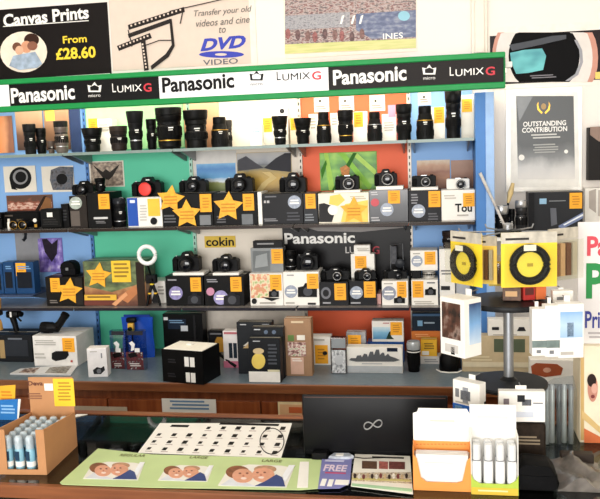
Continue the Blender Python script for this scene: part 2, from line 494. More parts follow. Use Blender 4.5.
# ------------------------------------------------------------------ the display unit behind the counter
BX = [-2.05] + [P(px, 235, -.02).x for px in (92.5, 195, 303.5, 411)] + [P(475.5, 160, -.24).x - .001]
PAN = [('84b2e8', 'bright blue back panel of the bay at the picture edge'), ('55c8a2', 'teal green back panel between the blue and the cream ones'),
       ('e9dfd0', 'cream back panel carrying the yellow brand plate'), ('ef6334', 'orange back panel behind the leaf picture'), ('84b2e8', 'narrow blue back panel beside the blue end post')]
for i, (c, l) in enumerate(PAN):
    o = MB().box(BX[i]+.0005, BX[i+1]-.0005, -.02, -.0005, WT, 1.94).build('back_panel', M(c, .5, 0, .03, 6), None, .001); tag(o, l, 'panel', 'coloured back panels of the shelving')
UPL = ['slotted upright strip between blue and teal panels', 'slotted upright strip between teal and cream panels', 'slotted upright strip between cream and orange panels', 'slotted upright strip between orange and narrow blue panels']
for i in range(4):
    x = BX[i+1]; u = thing('slotted_upright', UPL[i], 'upright', (x, -.0205, WT), 0, 'slotted uprights of the shelving')
    MB().box(-.007, .007, -.008, 0, 0, 1.12).build('channel', M(['4f79b5', '8fb9a8', 'b9b2a6', 'c9c0b4'][i], .4, .2), u)
    mb = MB()
    for k in range(44): mb.box(-.002, .002, -.0088, -.0078, .02+k*.025, .032+k*.025)
    mb.build('slots', RUB, u)
a, b = P(475.5, 160, -.24).x, P(494, 160, -.24).x
e = thing('end_post', 'tall blue end panel closing the shelving beside the white wall', 'panel', ((a+b)/2, -.24, WT))
MB().box(-(b-a)/2, (b-a)/2, 0, .239, 0, 1.0).build('board', M('4f83c4', .4, 0, .03), e, .002)
MB().box((b-a)*.05, (b-a)/2+.001, -.004, .0, 0, 1.0).build('edge_strip', M('8fb4e2', .35), e, .001)
NM = ['blue bay', 'teal bay', 'cream bay', 'orange bay', 'narrow blue bay']
for r, (z, row, ec) in enumerate([(SH1, 'top', '7d8f8a'), (SH2, 'middle', '43352f'), (SH3, 'lowest', '33303a')]):
    for i in range(5):
        s = thing('glass_shelf', f'{row} shelf across the {NM[i]} of the wall unit', 'shelf', (BX[i], -.021, z), 0, 'shelves of the wall unit')
        wd = BX[i+1]-BX[i]
        MB().box(.003, wd-.003, -.219, 0, -.009, -.0004).build('shelf_board', M('b9c4c2' if r == 0 else '8f8a86', .2), s, .001)
        MB().box(.003, wd-.003, -.223, -.219, -.011, 0).build('front_edge', M(ec, .3), s)
        for q in (.02, wd-.02): MB().prism([(0, -.009), (0, -.05), (.01, -.05), (.2, -.009)], -.003, .003).move(lambda v, q=q: Vector((q+v.y, -v.x, v.z))).build('bracket', M('8d9092', .35, .6), s)
s = thing('glass_shelf', 'small low shelf under the blue hanging packs', 'shelf', (-2.05, -.021, 1.052), 0, 'shelves of the wall unit')
wd = P(35, 297, -.2).x+2.05
MB().box(0, wd, -.2, 0, -.008, 0).build('shelf_board', M('3c4a66', .3), s, .001)
MB().prism([(0, -.008), (0, -.05), (.01, -.05), (.18, -.008)], -.003, .003).move(lambda v: Vector((wd-.03+v.y, -v.x, v.z))).build('bracket', GREY, s)

# worktop and cabinet under it
o = MB().box(-2.4, 1.1, -.5, -.0005, WT-.03, WT).build('worktop', M('67757f', .35, 0, .1, 70), None, .002); tag(o, 'long blue grey laminate worktop under the shelving', 'worktop')
o = MB().box(-2.4, 1.1, -.512, -.5005, WT-.034, WT-.0005).build('worktop_lipping', wood('lip', '6a3c23', '8a542f'), None, .002); tag(o, 'mid brown wooden lipping along the worktop front', 'edging')
cb = thing('base_cabinet', 'long dark red wood cabinet carrying the grey worktop', 'cabinet', (-.65, -.48, 0))
MB().box(-1.75, 1.75, 0, .479, .08, WT-.0305).build('carcass', wood('cab', '6e3519', '8f4f2b', 1, .35, True), cb)
MB().box(-1.75, 1.75, .04, .47, 0, .0798).build('plinth', M('2a1a14'), cb)
for k in range(6):
    d = MB().box(-1.745+k*.583, -1.167+k*.583, -.016, -.0005, .1, WT-.07).build('door', wood('cabdoor', '7a3a1c', '9c562e', 1, .35, True), cb, .002)
    MB().tube([(-1.20+k*.583, -.017, .62), (-1.20+k*.583, -.04, .62), (-1.20+k*.583, -.04, .52), (-1.20+k*.583, -.017, .52)], .004).build('handle', SILV, d, 0, True)
F = card('white notice strip with blue print stuck on the cabinet front', 162, 399, 216, 413, -.4985, WHITE, 'notice', name='notice_strip', th=.0018)
F.lines((170, 400.5, 209, 411), 3, M('6f94b8', .6, 0, 0))
F = card('cream and orange framed notice on the cabinet near the laptop', 278, 402, 302, 416, -.4985, M('f0dcae'), 'notice', name='framed_notice', th=.0018)
F.rect('inner_field', (280, 404.5, 302, 415), M('e9b98a')); F.rect('orange_mark', (289, 407, 302, 413), M('cf6a3c'))
F = card('long narrow pale strip on the cabinet behind the tan carton', 70, 406.5, 127, 411, -.4985, M('b9ab98'), 'strip', name='label_strip', th=.0018)

# ------------------------------------------------------------------ header sign
zt, zb = 1.911, 1.787
xl, xr = -2.0, P(505.5, 70, -.3).x
hs = thing('header_sign', 'long green framed camera brand header above the shelves', 'sign', (0, -.3, zb))
GRN = M('1f8f4a', .35, 0, .05); hh = zt-zb
tb = .022
MB().box(xl, xr, 0, .03, 0, tb).build('lower_rail', GRN, hs, .003); MB().box(xl, xr, 0, .03, hh-tb*.9, hh).build('upper_rail', GRN, hs, .003)
MB().box(xr-.006, xr, .001, .029, tb+.0004, hh-tb*.9-.0004).build('end_cap', M('14703a'), hs)
xs = [P(px, 80, -.298).x for px in (8, 158.5, 328.5)]
BKP = M('0e0d0e', .5, 0, .05); BRP = M('2f2a29', .5, 0, .05); WHP = M('f4f3f4', .35, 0, .01)
for nm, x0, x1, m in (('sign_panel', xl, xs[0], WHP), ('sign_panel', xs[0], xs[1], BKP), ('sign_panel', xs[1], xs[2], WHP), ('sign_panel', xs[2], xr-.0065, BRP)):
    MB().box(x0+.0003, x1-.0003, .004, .026, tb+.0003, hh-tb*.9-.0003).build(nm, m, hs)
F = Face(hs, y=.004)


def sign_words(x0, x1, c, c2, yy):
    w_ = x1-x0; f_ = lambda t: x0+w_*t
    y = lambda t: yy[0]+(yy[1]-yy[0])*t
    F.text('Panasonic', (f_(0), y(0)-8, f_(.42), y(0)+7.5), c, .028, 0, .001, slope=.02)
    # leaf badge with small word under it
    bx, by = f_(.55), y(.5)-1
    F.outline('badge', [(bx-7, by-5), (bx-3, by-4), (bx, by-8), (bx+3, by-4), (bx+7, by-5), (bx+6, by+2), (bx-6, by+2)], c, .001)
    F.outline('badge', [(bx-4.5, by-3), (bx, by-5), (bx+4.5, by-3), (bx+4, by+.6), (bx-4, by+.6)], c2, .0016)
    F.text('micro', (bx-6, by+4, bx+6, by+7), c, 0, 0, .001)
    F.text('L', (f_(.667), y(1)-4.5, f_(.69), y(1)+4.2), c, 0, 0, .001); F.text('UMIX', (f_(.7), y(1)-3, f_(.862), y(1)+3.8), c, 0, 0, .001, slope=.02)
    F.text('G', (f_(.872), y(1)-4.8, f_(.925), y(1)+3.8), M('cf2c3c', .5, 0, 0), .02, 0, .001)


sign_words(11, 163, LETW, BKP, (94, 88)); sign_words(162, 334, INK, WHP, (83, 76)); sign_words(333, 508, LETW, BRP, (75.5, 71.5))
for x in (-1.9, -1.1, -.3, xr-.06):
    MB().box(x-.01, x+.01, .0302, .2790, hh-.03, hh-.015).build('support_arm', M('8d9092', .4, .5), hs)
lt = thing('strip_light', 'slim white strip lamp fixed behind the header sign', 'lamp', (-.75, -.24, 1.86))
MB().box(-1.0, 1.0, -.02, .02, 0, .02).build('housing', WHITE, lt, .002)
MB().lathe([(.008, -.98), (.008, .98)], (0, 0, -.008), 'x', 12).build('tube', glow('fff0d0', 1.5), lt, 0, True)
area('strip_lamp_light', (-.75, -.2, 1.845), (-.75, -.07, 1.6), 1.9, .05, 5, (1, .9, .7))

# ------------------------------------------------------------------ posters high on the wall
F = card('black canvas prints poster with a couple photo above the header sign', -6, 6, 109.5, 77, -.003, M('170f0e', .5, 0, .05), 'poster', 'posters high on the wall', 'wall_poster')
F.outline('white_border', [(-6, 80.5), (110, 73.2), (110, 74.8), (-6, 83)], WHITE, .001)
F.text('Canvas Prints', (3, 10, 89, 23), LETW, .03, 0, None, slope=.03); F.rect('underline', (3, 23.2, 89, 24), LETW)
F.text('From', (63, 35.5, 87, 43), YELL, .02, 0); F.text('£28.60', (56, 47, 96, 59), YELL, .03, 0)
ph = F.ellipse('couple_photo', 24, 52, 23.5, 20.5, M('efe2d0', .5, 0, .08, 25)); F.par = ph
F.ellipse('printed_hair', 32, 40, 7.5, 6.5, M('4a2c20')); F.ellipse('printed_face', 27, 47, 5.5, 6, M('d69a78')); F.ellipse('printed_hair', 17.5, 47, 4.5, 4.5, M('6b3f2a'))
F.ellipse('printed_face', 20, 50.5, 4, 4.5, M('dfae90')); F.ellipse('printed_face', 33, 46, 5, 4.5, M('8a5640')); F.outline('printed_shirt', [(10, 66), (14, 56), (24, 54), (36, 52), (43, 64), (38, 68), (20, 70)], M('9fb0c4', .6, 0, .25, 40))
F = card('pale video transfer poster with film strips and blue disc lettering', 110.5, -6, 256, 67, -.003, M('e0cdbf', .6, 0, .02), 'poster', 'posters high on the wall', 'wall_poster')
F.rect('pale_border', (250, -6, 256, 66), M('efe6d8'))
DK = M('3a3230', .6, 0, 0)
for pts in ([(117, 46), (150, 33), (152, 38), (119, 51)], [(128, 25), (184, 7), (185, 12), (129, 30)], [(128, 34), (170, 19), (171, 23), (129, 38)], [(141, 40), (145.5, 39), (149, 70), (144.5, 71)],
            [(151, 66), (166, 54), (172, 45), (169.5, 19), (172, 19), (175, 46), (169, 57), (152, 70)], [(128, 30), (129, 30), (133, 46), (132, 47)], [(183, 10), (184, 10), (181, 24), (180, 24)], [(170, 11), (232, -3), (232, -2), (170, 12)], [(146, 45), (160, 40), (172, 40), (172, 41), (160, 41), (146, 46)]):
    F.outline('film_strip', pts, DK)
wh = []
for (x0, y0, x1, y1, n) in ((119, 47.6, 150, 35.6, 9), (130, 26.6, 183, 9.5, 13), (143, 43, 147, 69, 8)):
    for k in range(n):
        t = (k+.5)/n; x, y = x0+(x1-x0)*t, y0+(y1-y0)*t; wh.append((x-.8, y-.9, x+.8, y+.9))
F.many('sprocket_holes', wh, M('e0cdbf', .6, 0, .02), .0085)
TX = M('6a6660', .6, 0, 0)
F.text('Transfer your old', (194, 8, 252, 16), TX, .004, .25, .003, slope=.02); F.text('videos and cine', (196, 18, 250, 25), TX, .004, .25, .003, slope=.02); F.text('to', (219, 27, 226, 33), TX, .004, .25, .003)
DV = M('3f49b4', .5, 0, 0)
F.text('DVD', (200, 37, 246, 49.5), DV, .045, .3, .001, slope=.03); F.ellipse('disc_mark', 221.5, 54.5, 22.5, 3.4, DV, .001); F.ellipse('disc_hole', 221, 54.5, 6, 1.3, M('e0cdbf', .6, 0, .02), .0016)
F.text('VIDEO', (203, 59, 238, 64.5), M('5b5a66', .5, 0, 0), .01, 0, .001)
F = card('framed stadium crowd photo with a green pitch along its foot', 284, -8, 417, 55, -.003, M('f3e6d6'), 'picture', 'posters high on the wall', 'wall_poster')
CROWD = picture('crowd', [(.3, '38343c'), (.42, '7d6a66'), (.5, 'b9a9a4'), (.56, '8a5a52'), (.66, '4a4450'), (.75, 'd9cfca')], 'noise', 26, 6)
F.outline('crowd_print', [(285, -8), (416, -8), (416, 39), (285, 45.5)], CROWD, .0012)
F.outline('terrace_print', [(285, 16), (350, 12), (350, 27), (285, 30)], picture('terrace', [(.35, '7f8088'), (.5, 'a9a6a8'), (.6, '6d6a72')], 'noise', 18, 4), .0018)
F.outline('stand_print', [(356, 14), (416, 10), (416, 37), (372, 39), (356, 30)], picture('bluestand', [(.4, '4a5578'), (.55, '6a7390'), (.65, '8a8fa0')], 'noise', 8, 3), .0018)
F.outline('pitch_print', [(285, 44.5), (416, 38.5), (416, 48), (285, 54)], picture('pitch', [(.3, 'b9c06a'), (.6, 'd3cf86')], 'noise', 5, 2), .0026)
F.text('INES', (383, 33, 403, 39), LETW, .01, 0, .003)
for i in range(9): F.ellipse('printed_player', 288+i*9+(i*7 % 3), 34+(i*5 % 4), 2.6, 5.5, M(['8f5a58', '6b5252', '7f605c'][i % 3], .6, 0, .4, 120), .0024, 10)
for i, x in enumerate((340, 351, 359)): F.outline('printed_flag', [(x, 24), (x+2, 16), (x+4.5, 15), (x+2, 24)], LETW, .003)
F.ellipse('printed_banner', 404, 16, 6, 5, M('8fc3d4'), .0024, 12)
F = card('wide camera lens poster in a white frame over the award plaque', 488, 24, 612, 87, -.003, M('efe9de'), 'poster', 'posters high on the wall', 'wall_poster')
CL = (490, 32.5, 612, 82)
F.rect('photo_ground', CL, M('2a1a1c', .35, 0, .1)); F.ellipse('rim_glow', 545, 58, 53, 60, M('c98f7c'), None, 40, CL); F.ellipse('lens_rim', 544, 58, 48.5, 54, M('ddd6cf', .4, 0, .05), None, 40, CL)
F.ellipse('lens_throat', 544, 56, 35.5, 38, M('07070a', .7), None, 40, CL); F.outline('inner_arc', [(574, 40), (579, 50), (580, 62), (575, 74), (565, 81), (569, 81), (578, 75), (583, 62), (582, 50), (577, 40)], M('9a9aa0'))
F.outline('teal_coating', [(510, 53), (524, 50), (542, 48.5), (546, 56), (543, 70), (528, 73), (516, 74), (511, 62)], picture('teal', [(.3, '2f8f98'), (.6, '55b5b8')], 'noise', 2, 1))
F.outline('grey_glint', [(509, 45), (530, 41), (552, 36), (566, 35), (566, 39), (540, 45), (512, 51)], M('4c4f55'), None)
F.lines((530, 75, 556, 79), 2, M('77747a', .5, 0, 0)); F.rect('yellow_label', (595, 72, 606, 79), M('e9cf6a'))

pl = card('framed grey award plaque with gold laurel hanging on the white wall', 506, 88, 582, 191, -.012, M('d9d5cc', .35, .3), 'plaque', name='award_plaque', th=.0115)
pl.outline('frame_inner_edge', [(510, 92), (577.5, 92), (579, 187), (511, 187)], M('efece4'), .0012)
pl.outline('plate', [(516, 96), (573.5, 96), (575, 179), (518, 179)], picture('plaque', [(.0, 'e0dcd6'), (.16, 'c9c8c6'), (.28, '77797a'), (.42, '4a4d4e'), (1, '45484a')], 'band', 3, 4, .22), .002)
pl.outline('pale_corner', [(516, 96), (533, 96), (519, 122)], M('66696b', .25), .0026)
for s_ in (-1, 1):
    pl.outline('laurel', [(543.5+s_*2, 114), (543.5+s_*6, 110), (543.5+s_*6.8, 105), (543.5+s_*5, 101.5), (543.5+s_*5.3, 105), (543.5+s_*4.3, 109), (543.5+s_*1, 112.5)], GOLD, .0028)
pl.ellipse('emblem', 543.5, 106.5, 2.6, 3.2, M('a8895a'), .0028, 12)
pl.text('OUTSTANDING', (523, 121, 566, 126), LETW, .02, 0, .0028); pl.text('CONTRIBUTION', (522, 127, 567, 132), LETW, .02, 0, .0028)
pl.k = 6; pl.lines((531, 134, 560, 139.5), 2, M('c9c9c4', .5, 0, 0)); pl.lines((533, 144, 558, 154), 4, M('a9aaa6', .5, 0, 0))
pl.ellipse('cloud', 521.5, 157.5, 3, 3, WHITE, .003, 12); pl.ellipse('cloud', 566, 151.5, 2, 2, WHITE, .003, 12)
dp = card('dark hanging pouch with a brown flap at the frame edge', 588.5, 127, 612, 180, -.05, M('2a2624'), 'pouch', name='hanging_pouch', th=.049)
dp.outline('flap', [(590, 127), (612, 126), (612, 147), (598, 141), (590, 135)], M('8b7264'), .004, .003)
mb = card('white framed card with a grey field above the print poster', 585, 188, 612, 226, -.05, M('f1ede4'), 'card', name='wall_card', th=.049)
mb.outline('grey_field', [(589, 191), (596, 189), (596, 213), (589, 208)], M('b3a9a0')); mb.rect('grey_field', (598, 190, 606, 216), M('c4bab0'))

# ------------------------------------------------------------------ top shelf: cards behind, then lenses
CD = 'cards behind the top shelf lenses'
card('orange and brown card at the end of the top shelf', -6, 116, 13, 153, -.03, picture('orangecard', [(.2, 'e98a4c'), (.55, 'd9966a'), (.8, '8f5f48')], 'band', 2, 2, .3, 'X'), 'picture', CD)
card('tan to brown photo card behind the silver ringed lens', 16, 106, 43, 150, -.027, picture('tan1', [(0, '3f2a20'), (.35, '6b4a38'), (.65, 'c29a78'), (1, 'e9cba8')], 'band', 2, 2, .2), 'picture', CD)
F = card('brown photo card with a yellow label behind the grey lens', 44.5, 106, 69.5, 150, -.027, picture('tan2', [(0, '4a3326'), (.5, '8f6a50'), (1, 'cf9f78')], 'band', 2, 2, .2), 'picture', CD)
F.rect('yellow_label', (45.5, 108, 54.5, 121), M('eed45a'))
card('dark navy card at the edge of the blue bay', 70, 104, 80.5, 152, -.027, M('2f3f66', .5, 0, .15, 20), 'picture', CD)
card('pale green sheet painting the bright light on the teal panel top', 84, 103, 183.5, 149, -.0235, M('a6e0a4'), 'sheet', CD)  # added sheet: strong light on the teal panel is put into its colour
card('tan backing card behind the two largest lenses', 184, 99, 219, 148, -.027, picture('tan3', [(0, '8a5f44'), (.5, 'c79a74'), (1, 'e6bf94')], 'band', 2, 2, .2), 'picture', CD)
for L, T, R, B, l in ((314, 95, 329, 112, 'white price card above the first lens of the orange bay'), (339, 95, 354, 111, 'white price card above the banded lens of the orange bay'), (369.5, 95, 385, 111, 'white price card above the short lens of the orange bay'), (418, 91, 431, 105, 'white price card above the lens in the narrow blue bay')):
    F = card(l, L, T, R, B, -.0235, OFFW, 'card', 'small price cards on the orange panel', 'price_card'); F.lines((L+2, B-6, R-3, B-1.5), 2, M('8a8580', .6, 0, 0)); F.rect('small_mark', (L+5, T+5, L+7, T+7), DARK)
BXG = 'slim boxes behind the lenses'
carton('plain white box behind the flared lens of the teal bay', 97, 119, 112, SH1, WHITE, -.12, .06, [('tag', 88.5, 118.5, 97.5, 129), ('lines', 99, 124, 109, 132, 3, 'b9b4aa')], group=BXG, name='lens_box')
carton('small white box beside the lone lens of the cream bay', 250, 125, 262, SH1, WHITE, -.14, .05, [('lines', 252, 128, 260, 134, 2, '9fb4c4')], group=BXG, name='lens_box')
carton('white box with orange tag behind the lone cream bay lens', 262.5, 117, 277, SH1, OFFW, -.1, .05, [('tag', 263, 118, 272, 132)], group=BXG, name='lens_box')
carton('tall white box with a dark cap print behind the lone lens', 278, 108, 288, SH1, WHITE, -.1, .05, [('oval', 'cap_print', 282, 111, 2.5, 2.5, '3a3a3e')], group=BXG, name='lens_box')
carton('box with orange tag before the first orange bay lens', 290, 117, 300, SH1, M('e9d9c0'), -.1, .05, [('tag', 290.5, 118, 299, 130)], group=BXG, name='lens_box')
carton('grey white box between the two first orange bay lenses', 309, 114, 318, SH1, WHITE, -.1, .05, [('lines', 310.5, 118, 316, 130, 4, 'b9b4aa')], group=BXG, name='lens_box')
carton('white box before the banded lens of the orange bay', 330.5, 113, 339, SH1, WHITE, -.1, .05, [('lines', 332, 118, 337, 126, 3, 'b0aaa4')], group=BXG, name='lens_box')
carton('white box with orange tag between banded and short lens', 353, 111.5, 367, SH1, WHITE, -.1, .05, [('tag', 354, 112, 363, 127)], group=BXG, name='lens_box')
carton('white box with a pink tag beside the stout lens', 382, 114, 396, SH1, WHITE, -.1, .05, [('rect', 'pink_tag', 388, 105, 395.5, 117, 'e98fa8'), ('lines', 384, 122, 394, 132, 4, 'bdb5ae')], group=BXG, name='lens_box')
carton('white box with orange tag before the tallest lens', 431, 107, 445, SH1, WHITE, -.1, .05, [('tag', 434, 107, 444, 123)], group=BXG, name='lens_box')
carton('pale box with high orange tag beside the tallest lens', 461.5, 95, 474, SH1, OFFW, -.12, .06, [('tag', 462, 99, 472, 112)], group=BXG, name='lens_box')

lens('black lens with stacked silver rings in the blue bay', 25, 124, 37, SH1, -.17, 'tall', DARK, SILV, None)
lens('plain black lens close beside the silver ringed one', 37.5, 128, 47, SH1, -.14, 'zoom', BLACK, None)
lens('tiny brown lens low in front of the yellow labelled card', 48, 141, 55.5, SH1, -.17, 'flare', M('54463e'), None)
lens('grey metal lens with a brown barrel in the blue bay', 56, 121, 69, SH1, -.17, 'zoom', M('6e6460', .35, .5), SILV, DARK)
lens('short black lens with a wide flared hood before a white box', 83.5, 128, 103, SH1, -.18, 'flare', BLACK, None)
lens('squat dark brown lens in the teal bay', 111, 126, 128, SH1, -.16, 'zoom', M('3a302c'), None, M('4a3c34'))
lens('tall slim lens with a cup hood in the teal bay', 128.5, 111, 145, SH1, -.17, 'flare', DARK, SILV)
lens('narrow black lens half hidden beside the largest lens', 147.5, 119, 157.5, SH1, -.12, 'zoom', BLACK, None)
lens('largest black telephoto lens under the white sign panel', 157.5, 107.5, 183, SH1, -.16, 'zoom', BLACK, GOLD)
lens('stout black lens with white engraving before the tan card', 185, 110, 209, SH1, -.16, 'tall', BLACK, SILV)
lens('tapered black lens with capped top at the tan card edge', 212, 117, 229, SH1, -.16, 'taper', BLACK, GOLD)
lens('slim grey lens behind the tapered capped one', 225.5, 120, 233, SH1, -.11, 'tall', M('4a4644'), None)
lens('lone black and chrome lens in the cream bay', 272.5, 116, 288.5, SH1, -.17, 'flare', BLACK, SILV)
lens('black lens standing at the cream and orange bay border', 294.5, 118, 312, SH1, -.16, 'flare', BLACK, None)
lens('round shouldered black lens first in the orange bay', 317, 112, 331.5, SH1, -.16, 'taper', BLACK, GOLD)
lens('wide hooded black lens with a gold ring in the orange bay', 338, 110, 354, SH1, -.16, 'zoom', BLACK, GOLD)
lens('short black lens with a narrow top in the orange bay', 367.5, 112, 382.5, SH1, -.16, 'taper', BLACK, SILV)
lens('stout black lens with ribbed top at the orange bay end', 396, 104, 412.5, SH1, -.16, 'tall', BLACK, None)
lens('black lens before a blue panel with gold middle ring', 416.5, 106, 434, SH1, -.16, 'taper', BLACK, GOLD)
lens('tallest slim black lens beside the end post', 445, 90, 462, SH1, -.17, 'tall', BLACK, SILV)
# ------------------------------------------------------------------ pictures on the panels
PG = 'pictures on the coloured panels'
F = card('white card printed with a black coiled strap on the blue panel', 4, 166, 36, 192, -.0235, OFFW, 'picture', PG)
F.ellipse('coil_print', 20.5, 178, 11, 11, DARK); F.ellipse('coil_gap', 20.5, 177, 7.5, 7.5, M('8a8a8c')); F.ellipse('coil_core', 21, 177, 5.5, 5.5, DARK); F.outline('strap_end', [(10, 180), (16, 188), (18, 190), (12, 189)], DARK)
F = card('white card printed with a dark rugged camera on the blue panel', 42, 166, 74, 192, -.0235, OFFW, 'picture', PG)
F.outline('print', [(51, 170), (60, 166.5), (73.5, 167), (73.5, 190), (53, 190), (50, 180)], picture('rugged', [(.35, '2b2c30'), (.5, '63636a'), (.65, '3a4a5a')], 'noise', 6, 4)); F.ellipse('lens_print', 62, 179, 5.5, 5.5, DARK)
F = card('photo card of a dark winged bird on the teal panel', 89.5, 161, 124, 187, -.0235, OFFW, 'picture', PG)
F.rect('photo_print', (91, 162, 123, 186), picture('bird', [(.35, '6a5a50'), (.5, '9a8878'), (.65, 'c0ad98')], 'noise', 8, 4))
F.outline('bird_print', [(93, 165), (103, 172), (106, 169), (110, 172), (120, 164), (113, 176), (109, 180), (104, 179), (100, 174)], M('3a332f'))
F = card('reddish photo of a steam railway scene low on the blue panel', 7, 195, 53, 217, -.0235, M('6f4a3a'), 'picture', PG)
F.rect('photo_print', (8, 196, 52, 216), picture('railway', [(.2, '6a3a26'), (.4, 'b0604a'), (.5, 'e9c8b4'), (.62, '9a5038'), (.8, '5a3826')], 'band', 7, 5, .9, 'Z')); F.outline('dark_shape', [(32, 216), (44, 196), (47, 196), (36, 216)], M('3a281e')); F.outline('brown_shape', [(40, 210), (46, 197), (51, 199), (52, 210)], M('8a5a2c'))
F = card('white bordered blue lake photo on the cream panel', 194, 151, 237, 191, -.0235, M('d5d3cf'), 'picture', PG)
F.rect('lake_print', (197, 163.5, 236, 191), picture('lake', [(0, '6b7a3a'), (.28, '8a9050'), (.36, 'dfe7ea'), (.5, '5aa3d6'), (.8, '2f7cc0'), (1, '6fb0dc')], 'band', 5, 4, .2))
F = card('landscape photo of a golden valley under grey hills on the cream panel', 237, 152, 292, 192, -.0232, M('c9b48a'), 'picture', PG)
F.rect('landscape_print', (237.5, 152.5, 291.5, 192), picture('valley', [(0, '8a6a28'), (.3, 'c9a23c'), (.52, 'a58a3c'), (.6, '6a6a58'), (.72, '5a5e66'), (.8, '8f9298'), (1, 'b5b2ae')], 'band', 3.5, 4, .3))
F.outline('hill_print', [(238, 171), (238, 160), (246, 156), (256, 163), (264, 168)], M('4c4c52')); F.outline('hill_print', [(264, 168), (276, 158), (285, 153), (291, 153), (291, 172), (272, 170)], M('46464e')); F.outline('path_print', [(262, 172), (270, 177), (262, 183), (256, 192), (262, 192), (268, 184), (277, 178), (270, 172)], M('d8bd7a'))
F = card('bright green leaf photo with a frog on the orange panel', 320, 152, 377, 190, -.0235, M('6fae2c'), 'picture', PG)
F.rect('leaf_print', (320.5, 152.5, 376.5, 190), picture('leaf', [(.3, '2f6a14'), (.45, '4f9a1e'), (.58, '7fc02e'), (.7, 'a9d84a')], 'noise', 2.5, 2))
for i, q in enumerate(([(324, 153), (328, 153), (335, 190), (329, 190)], [(338, 153), (345, 153), (372, 186), (369, 190)], [(350, 153), (357, 153), (376, 170), (376, 176)], [(332, 190), (337, 190), (357, 153), (353, 153)], [(321, 170), (326, 160), (327, 164), (322, 180)])): F.outline('blade_print', q, M(['a6d64e', '8ccc3a', 'b6de62', '2f6d16', '3c7f1c'][i]))
F.outline('frog_print', [(340, 168), (346, 165), (350, 168), (349, 176), (342, 175)], M('c9803a', .5, 0, .3, 90))
F = card('rust brown landscape photo on the narrow blue panel', 417, 160, 450, 189, -.0235, picture('rust', [(0, '7a4426'), (.4, 'a5683c'), (.6, '8a4a26'), (.8, 'b98a66'), (1, 'd3bfa6')], 'band', 4, 4, .3), 'picture', PG)
card('brown photo card behind the white compact camera', 451, 160, 474, 190, -.0235, picture('rust2', [(0, '6f4630'), (.5, '8c5a3e'), (1, 'a0745a')], 'band', 4, 4, .3), 'picture', PG)
card('plain grey card beside the violet dog photo', 16, 232, 41, 271, -.0235, M('8d8f94'), 'picture', PG)
F = card('violet photo of a dark dog on the lower blue panel', 38.5, 238, 63, 272, -.0232, M('7a6ab8'), 'picture', PG)
F.rect('photo_print', (39, 238.5, 62.5, 271.5), picture('dog', [(.3, '3a2f5c'), (.45, '6f5ab0'), (.58, '9a86d0'), (.7, 'cfc4e6')], 'noise', 4, 3)); F.outline('dog_print', [(42, 239), (47, 238.7), (52, 244), (58, 239), (57, 254), (52, 262), (45, 252)], M('30263a', .5, 0, .3, 60))
F = card('yellow brand plate with black serif lettering on the cream panel', 204.5, 236, 235.5, 247.5, -.0235, M('dcb93a'), 'sign', name='brand_plate'); F.text('cokin', (206, 237.2, 234, 246), INK, .02, 0)
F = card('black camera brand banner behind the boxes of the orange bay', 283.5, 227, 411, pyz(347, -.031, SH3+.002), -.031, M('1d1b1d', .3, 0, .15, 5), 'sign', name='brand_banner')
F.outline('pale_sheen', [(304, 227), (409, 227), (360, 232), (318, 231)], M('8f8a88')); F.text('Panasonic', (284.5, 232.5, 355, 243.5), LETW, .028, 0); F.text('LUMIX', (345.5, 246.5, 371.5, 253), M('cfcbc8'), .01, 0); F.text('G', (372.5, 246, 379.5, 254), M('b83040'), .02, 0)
card('pale grey backing sheet low on the cream panel', 203, 311, 303, 348, -.0235, M('ddd3c6'), 'sheet', PG)

# ------------------------------------------------------------------ middle shelf
BG = 'boxes on the middle shelf'
# loose gear at the blue end
t = thing('flash_unit', 'black flash gun at the photo edge of the middle shelf', 'flash', P(1, pyz(1, -.17, SH2), -.17).xy.to_3d()+Vector((0, 0, SH2)))
MB().box(-.012, .012, -.012, .012, 0, .045).build('body', BLACK, t, .003); MB().box(-.015, .015, -.02, .014, .045, .07).build('flash_head', BLACK, t, .003); MB().box(-.012, .012, -.022, -.02, .049, .066).build('diffuser', SILV, t)
t = thing('lens_cleaner', 'slim white capped bottle among the black gear', 'bottle', P(9.5, pyz(9, -.19, SH2), -.19).xy.to_3d()+Vector((0, 0, SH2)))
MB().lathe([(.006, 0), (.007, .002), (.007, .028), (.005, .032)], seg=16).build('bottle_body', WHITE, t, 0, True); MB().lathe([(.005, .032), (.005, .042), (.004, .044)], seg=16).build('cap', OFFW, t)


def binoculars(label, px, y, z, s=1.0, tilt=0):
    p = P(px, pyz(px, y, z), y); t = thing('binoculars', label, 'binoculars', (p.x, y, z), tilt)
    for q in (-1, 1):
        b = MB().lathe([(.011*s, -.035*s), (.012*s, -.03*s), (.011*s, 0), (.015*s, .012*s), (.0175*s, .035*s), (.016*s, .037*s), (.012*s, .03*s)], (q*.02*s, 0, .018*s), 'y', 18).build('barrel', RUB, t, 0, True)
        MB().lathe([(.013*s, .03*s), (.006*s, .033*s)], (q*.02*s, 0, .018*s), 'y', 16).build('objective_glass', GLASSD, b, 0, True)
        MB().tube([(q*.02*s+.0165*s*math.cos(k*.349), -.0365*s, .018*s+.0165*s*math.sin(k*.349)) for k in range(18)], .001*s, 6, True).build('gold_ring', GOLD, b)
    MB().box(-.012*s, .012*s, -.02*s, .02*s, .015*s, .03*s).build('bridge', DARK, t, .003); MB().lathe([(.006*s, -.012*s), (.006*s, .012*s)], (0, 0, .033*s), 'y', 20, .06).build('focus_wheel', DARK, t)
    return t


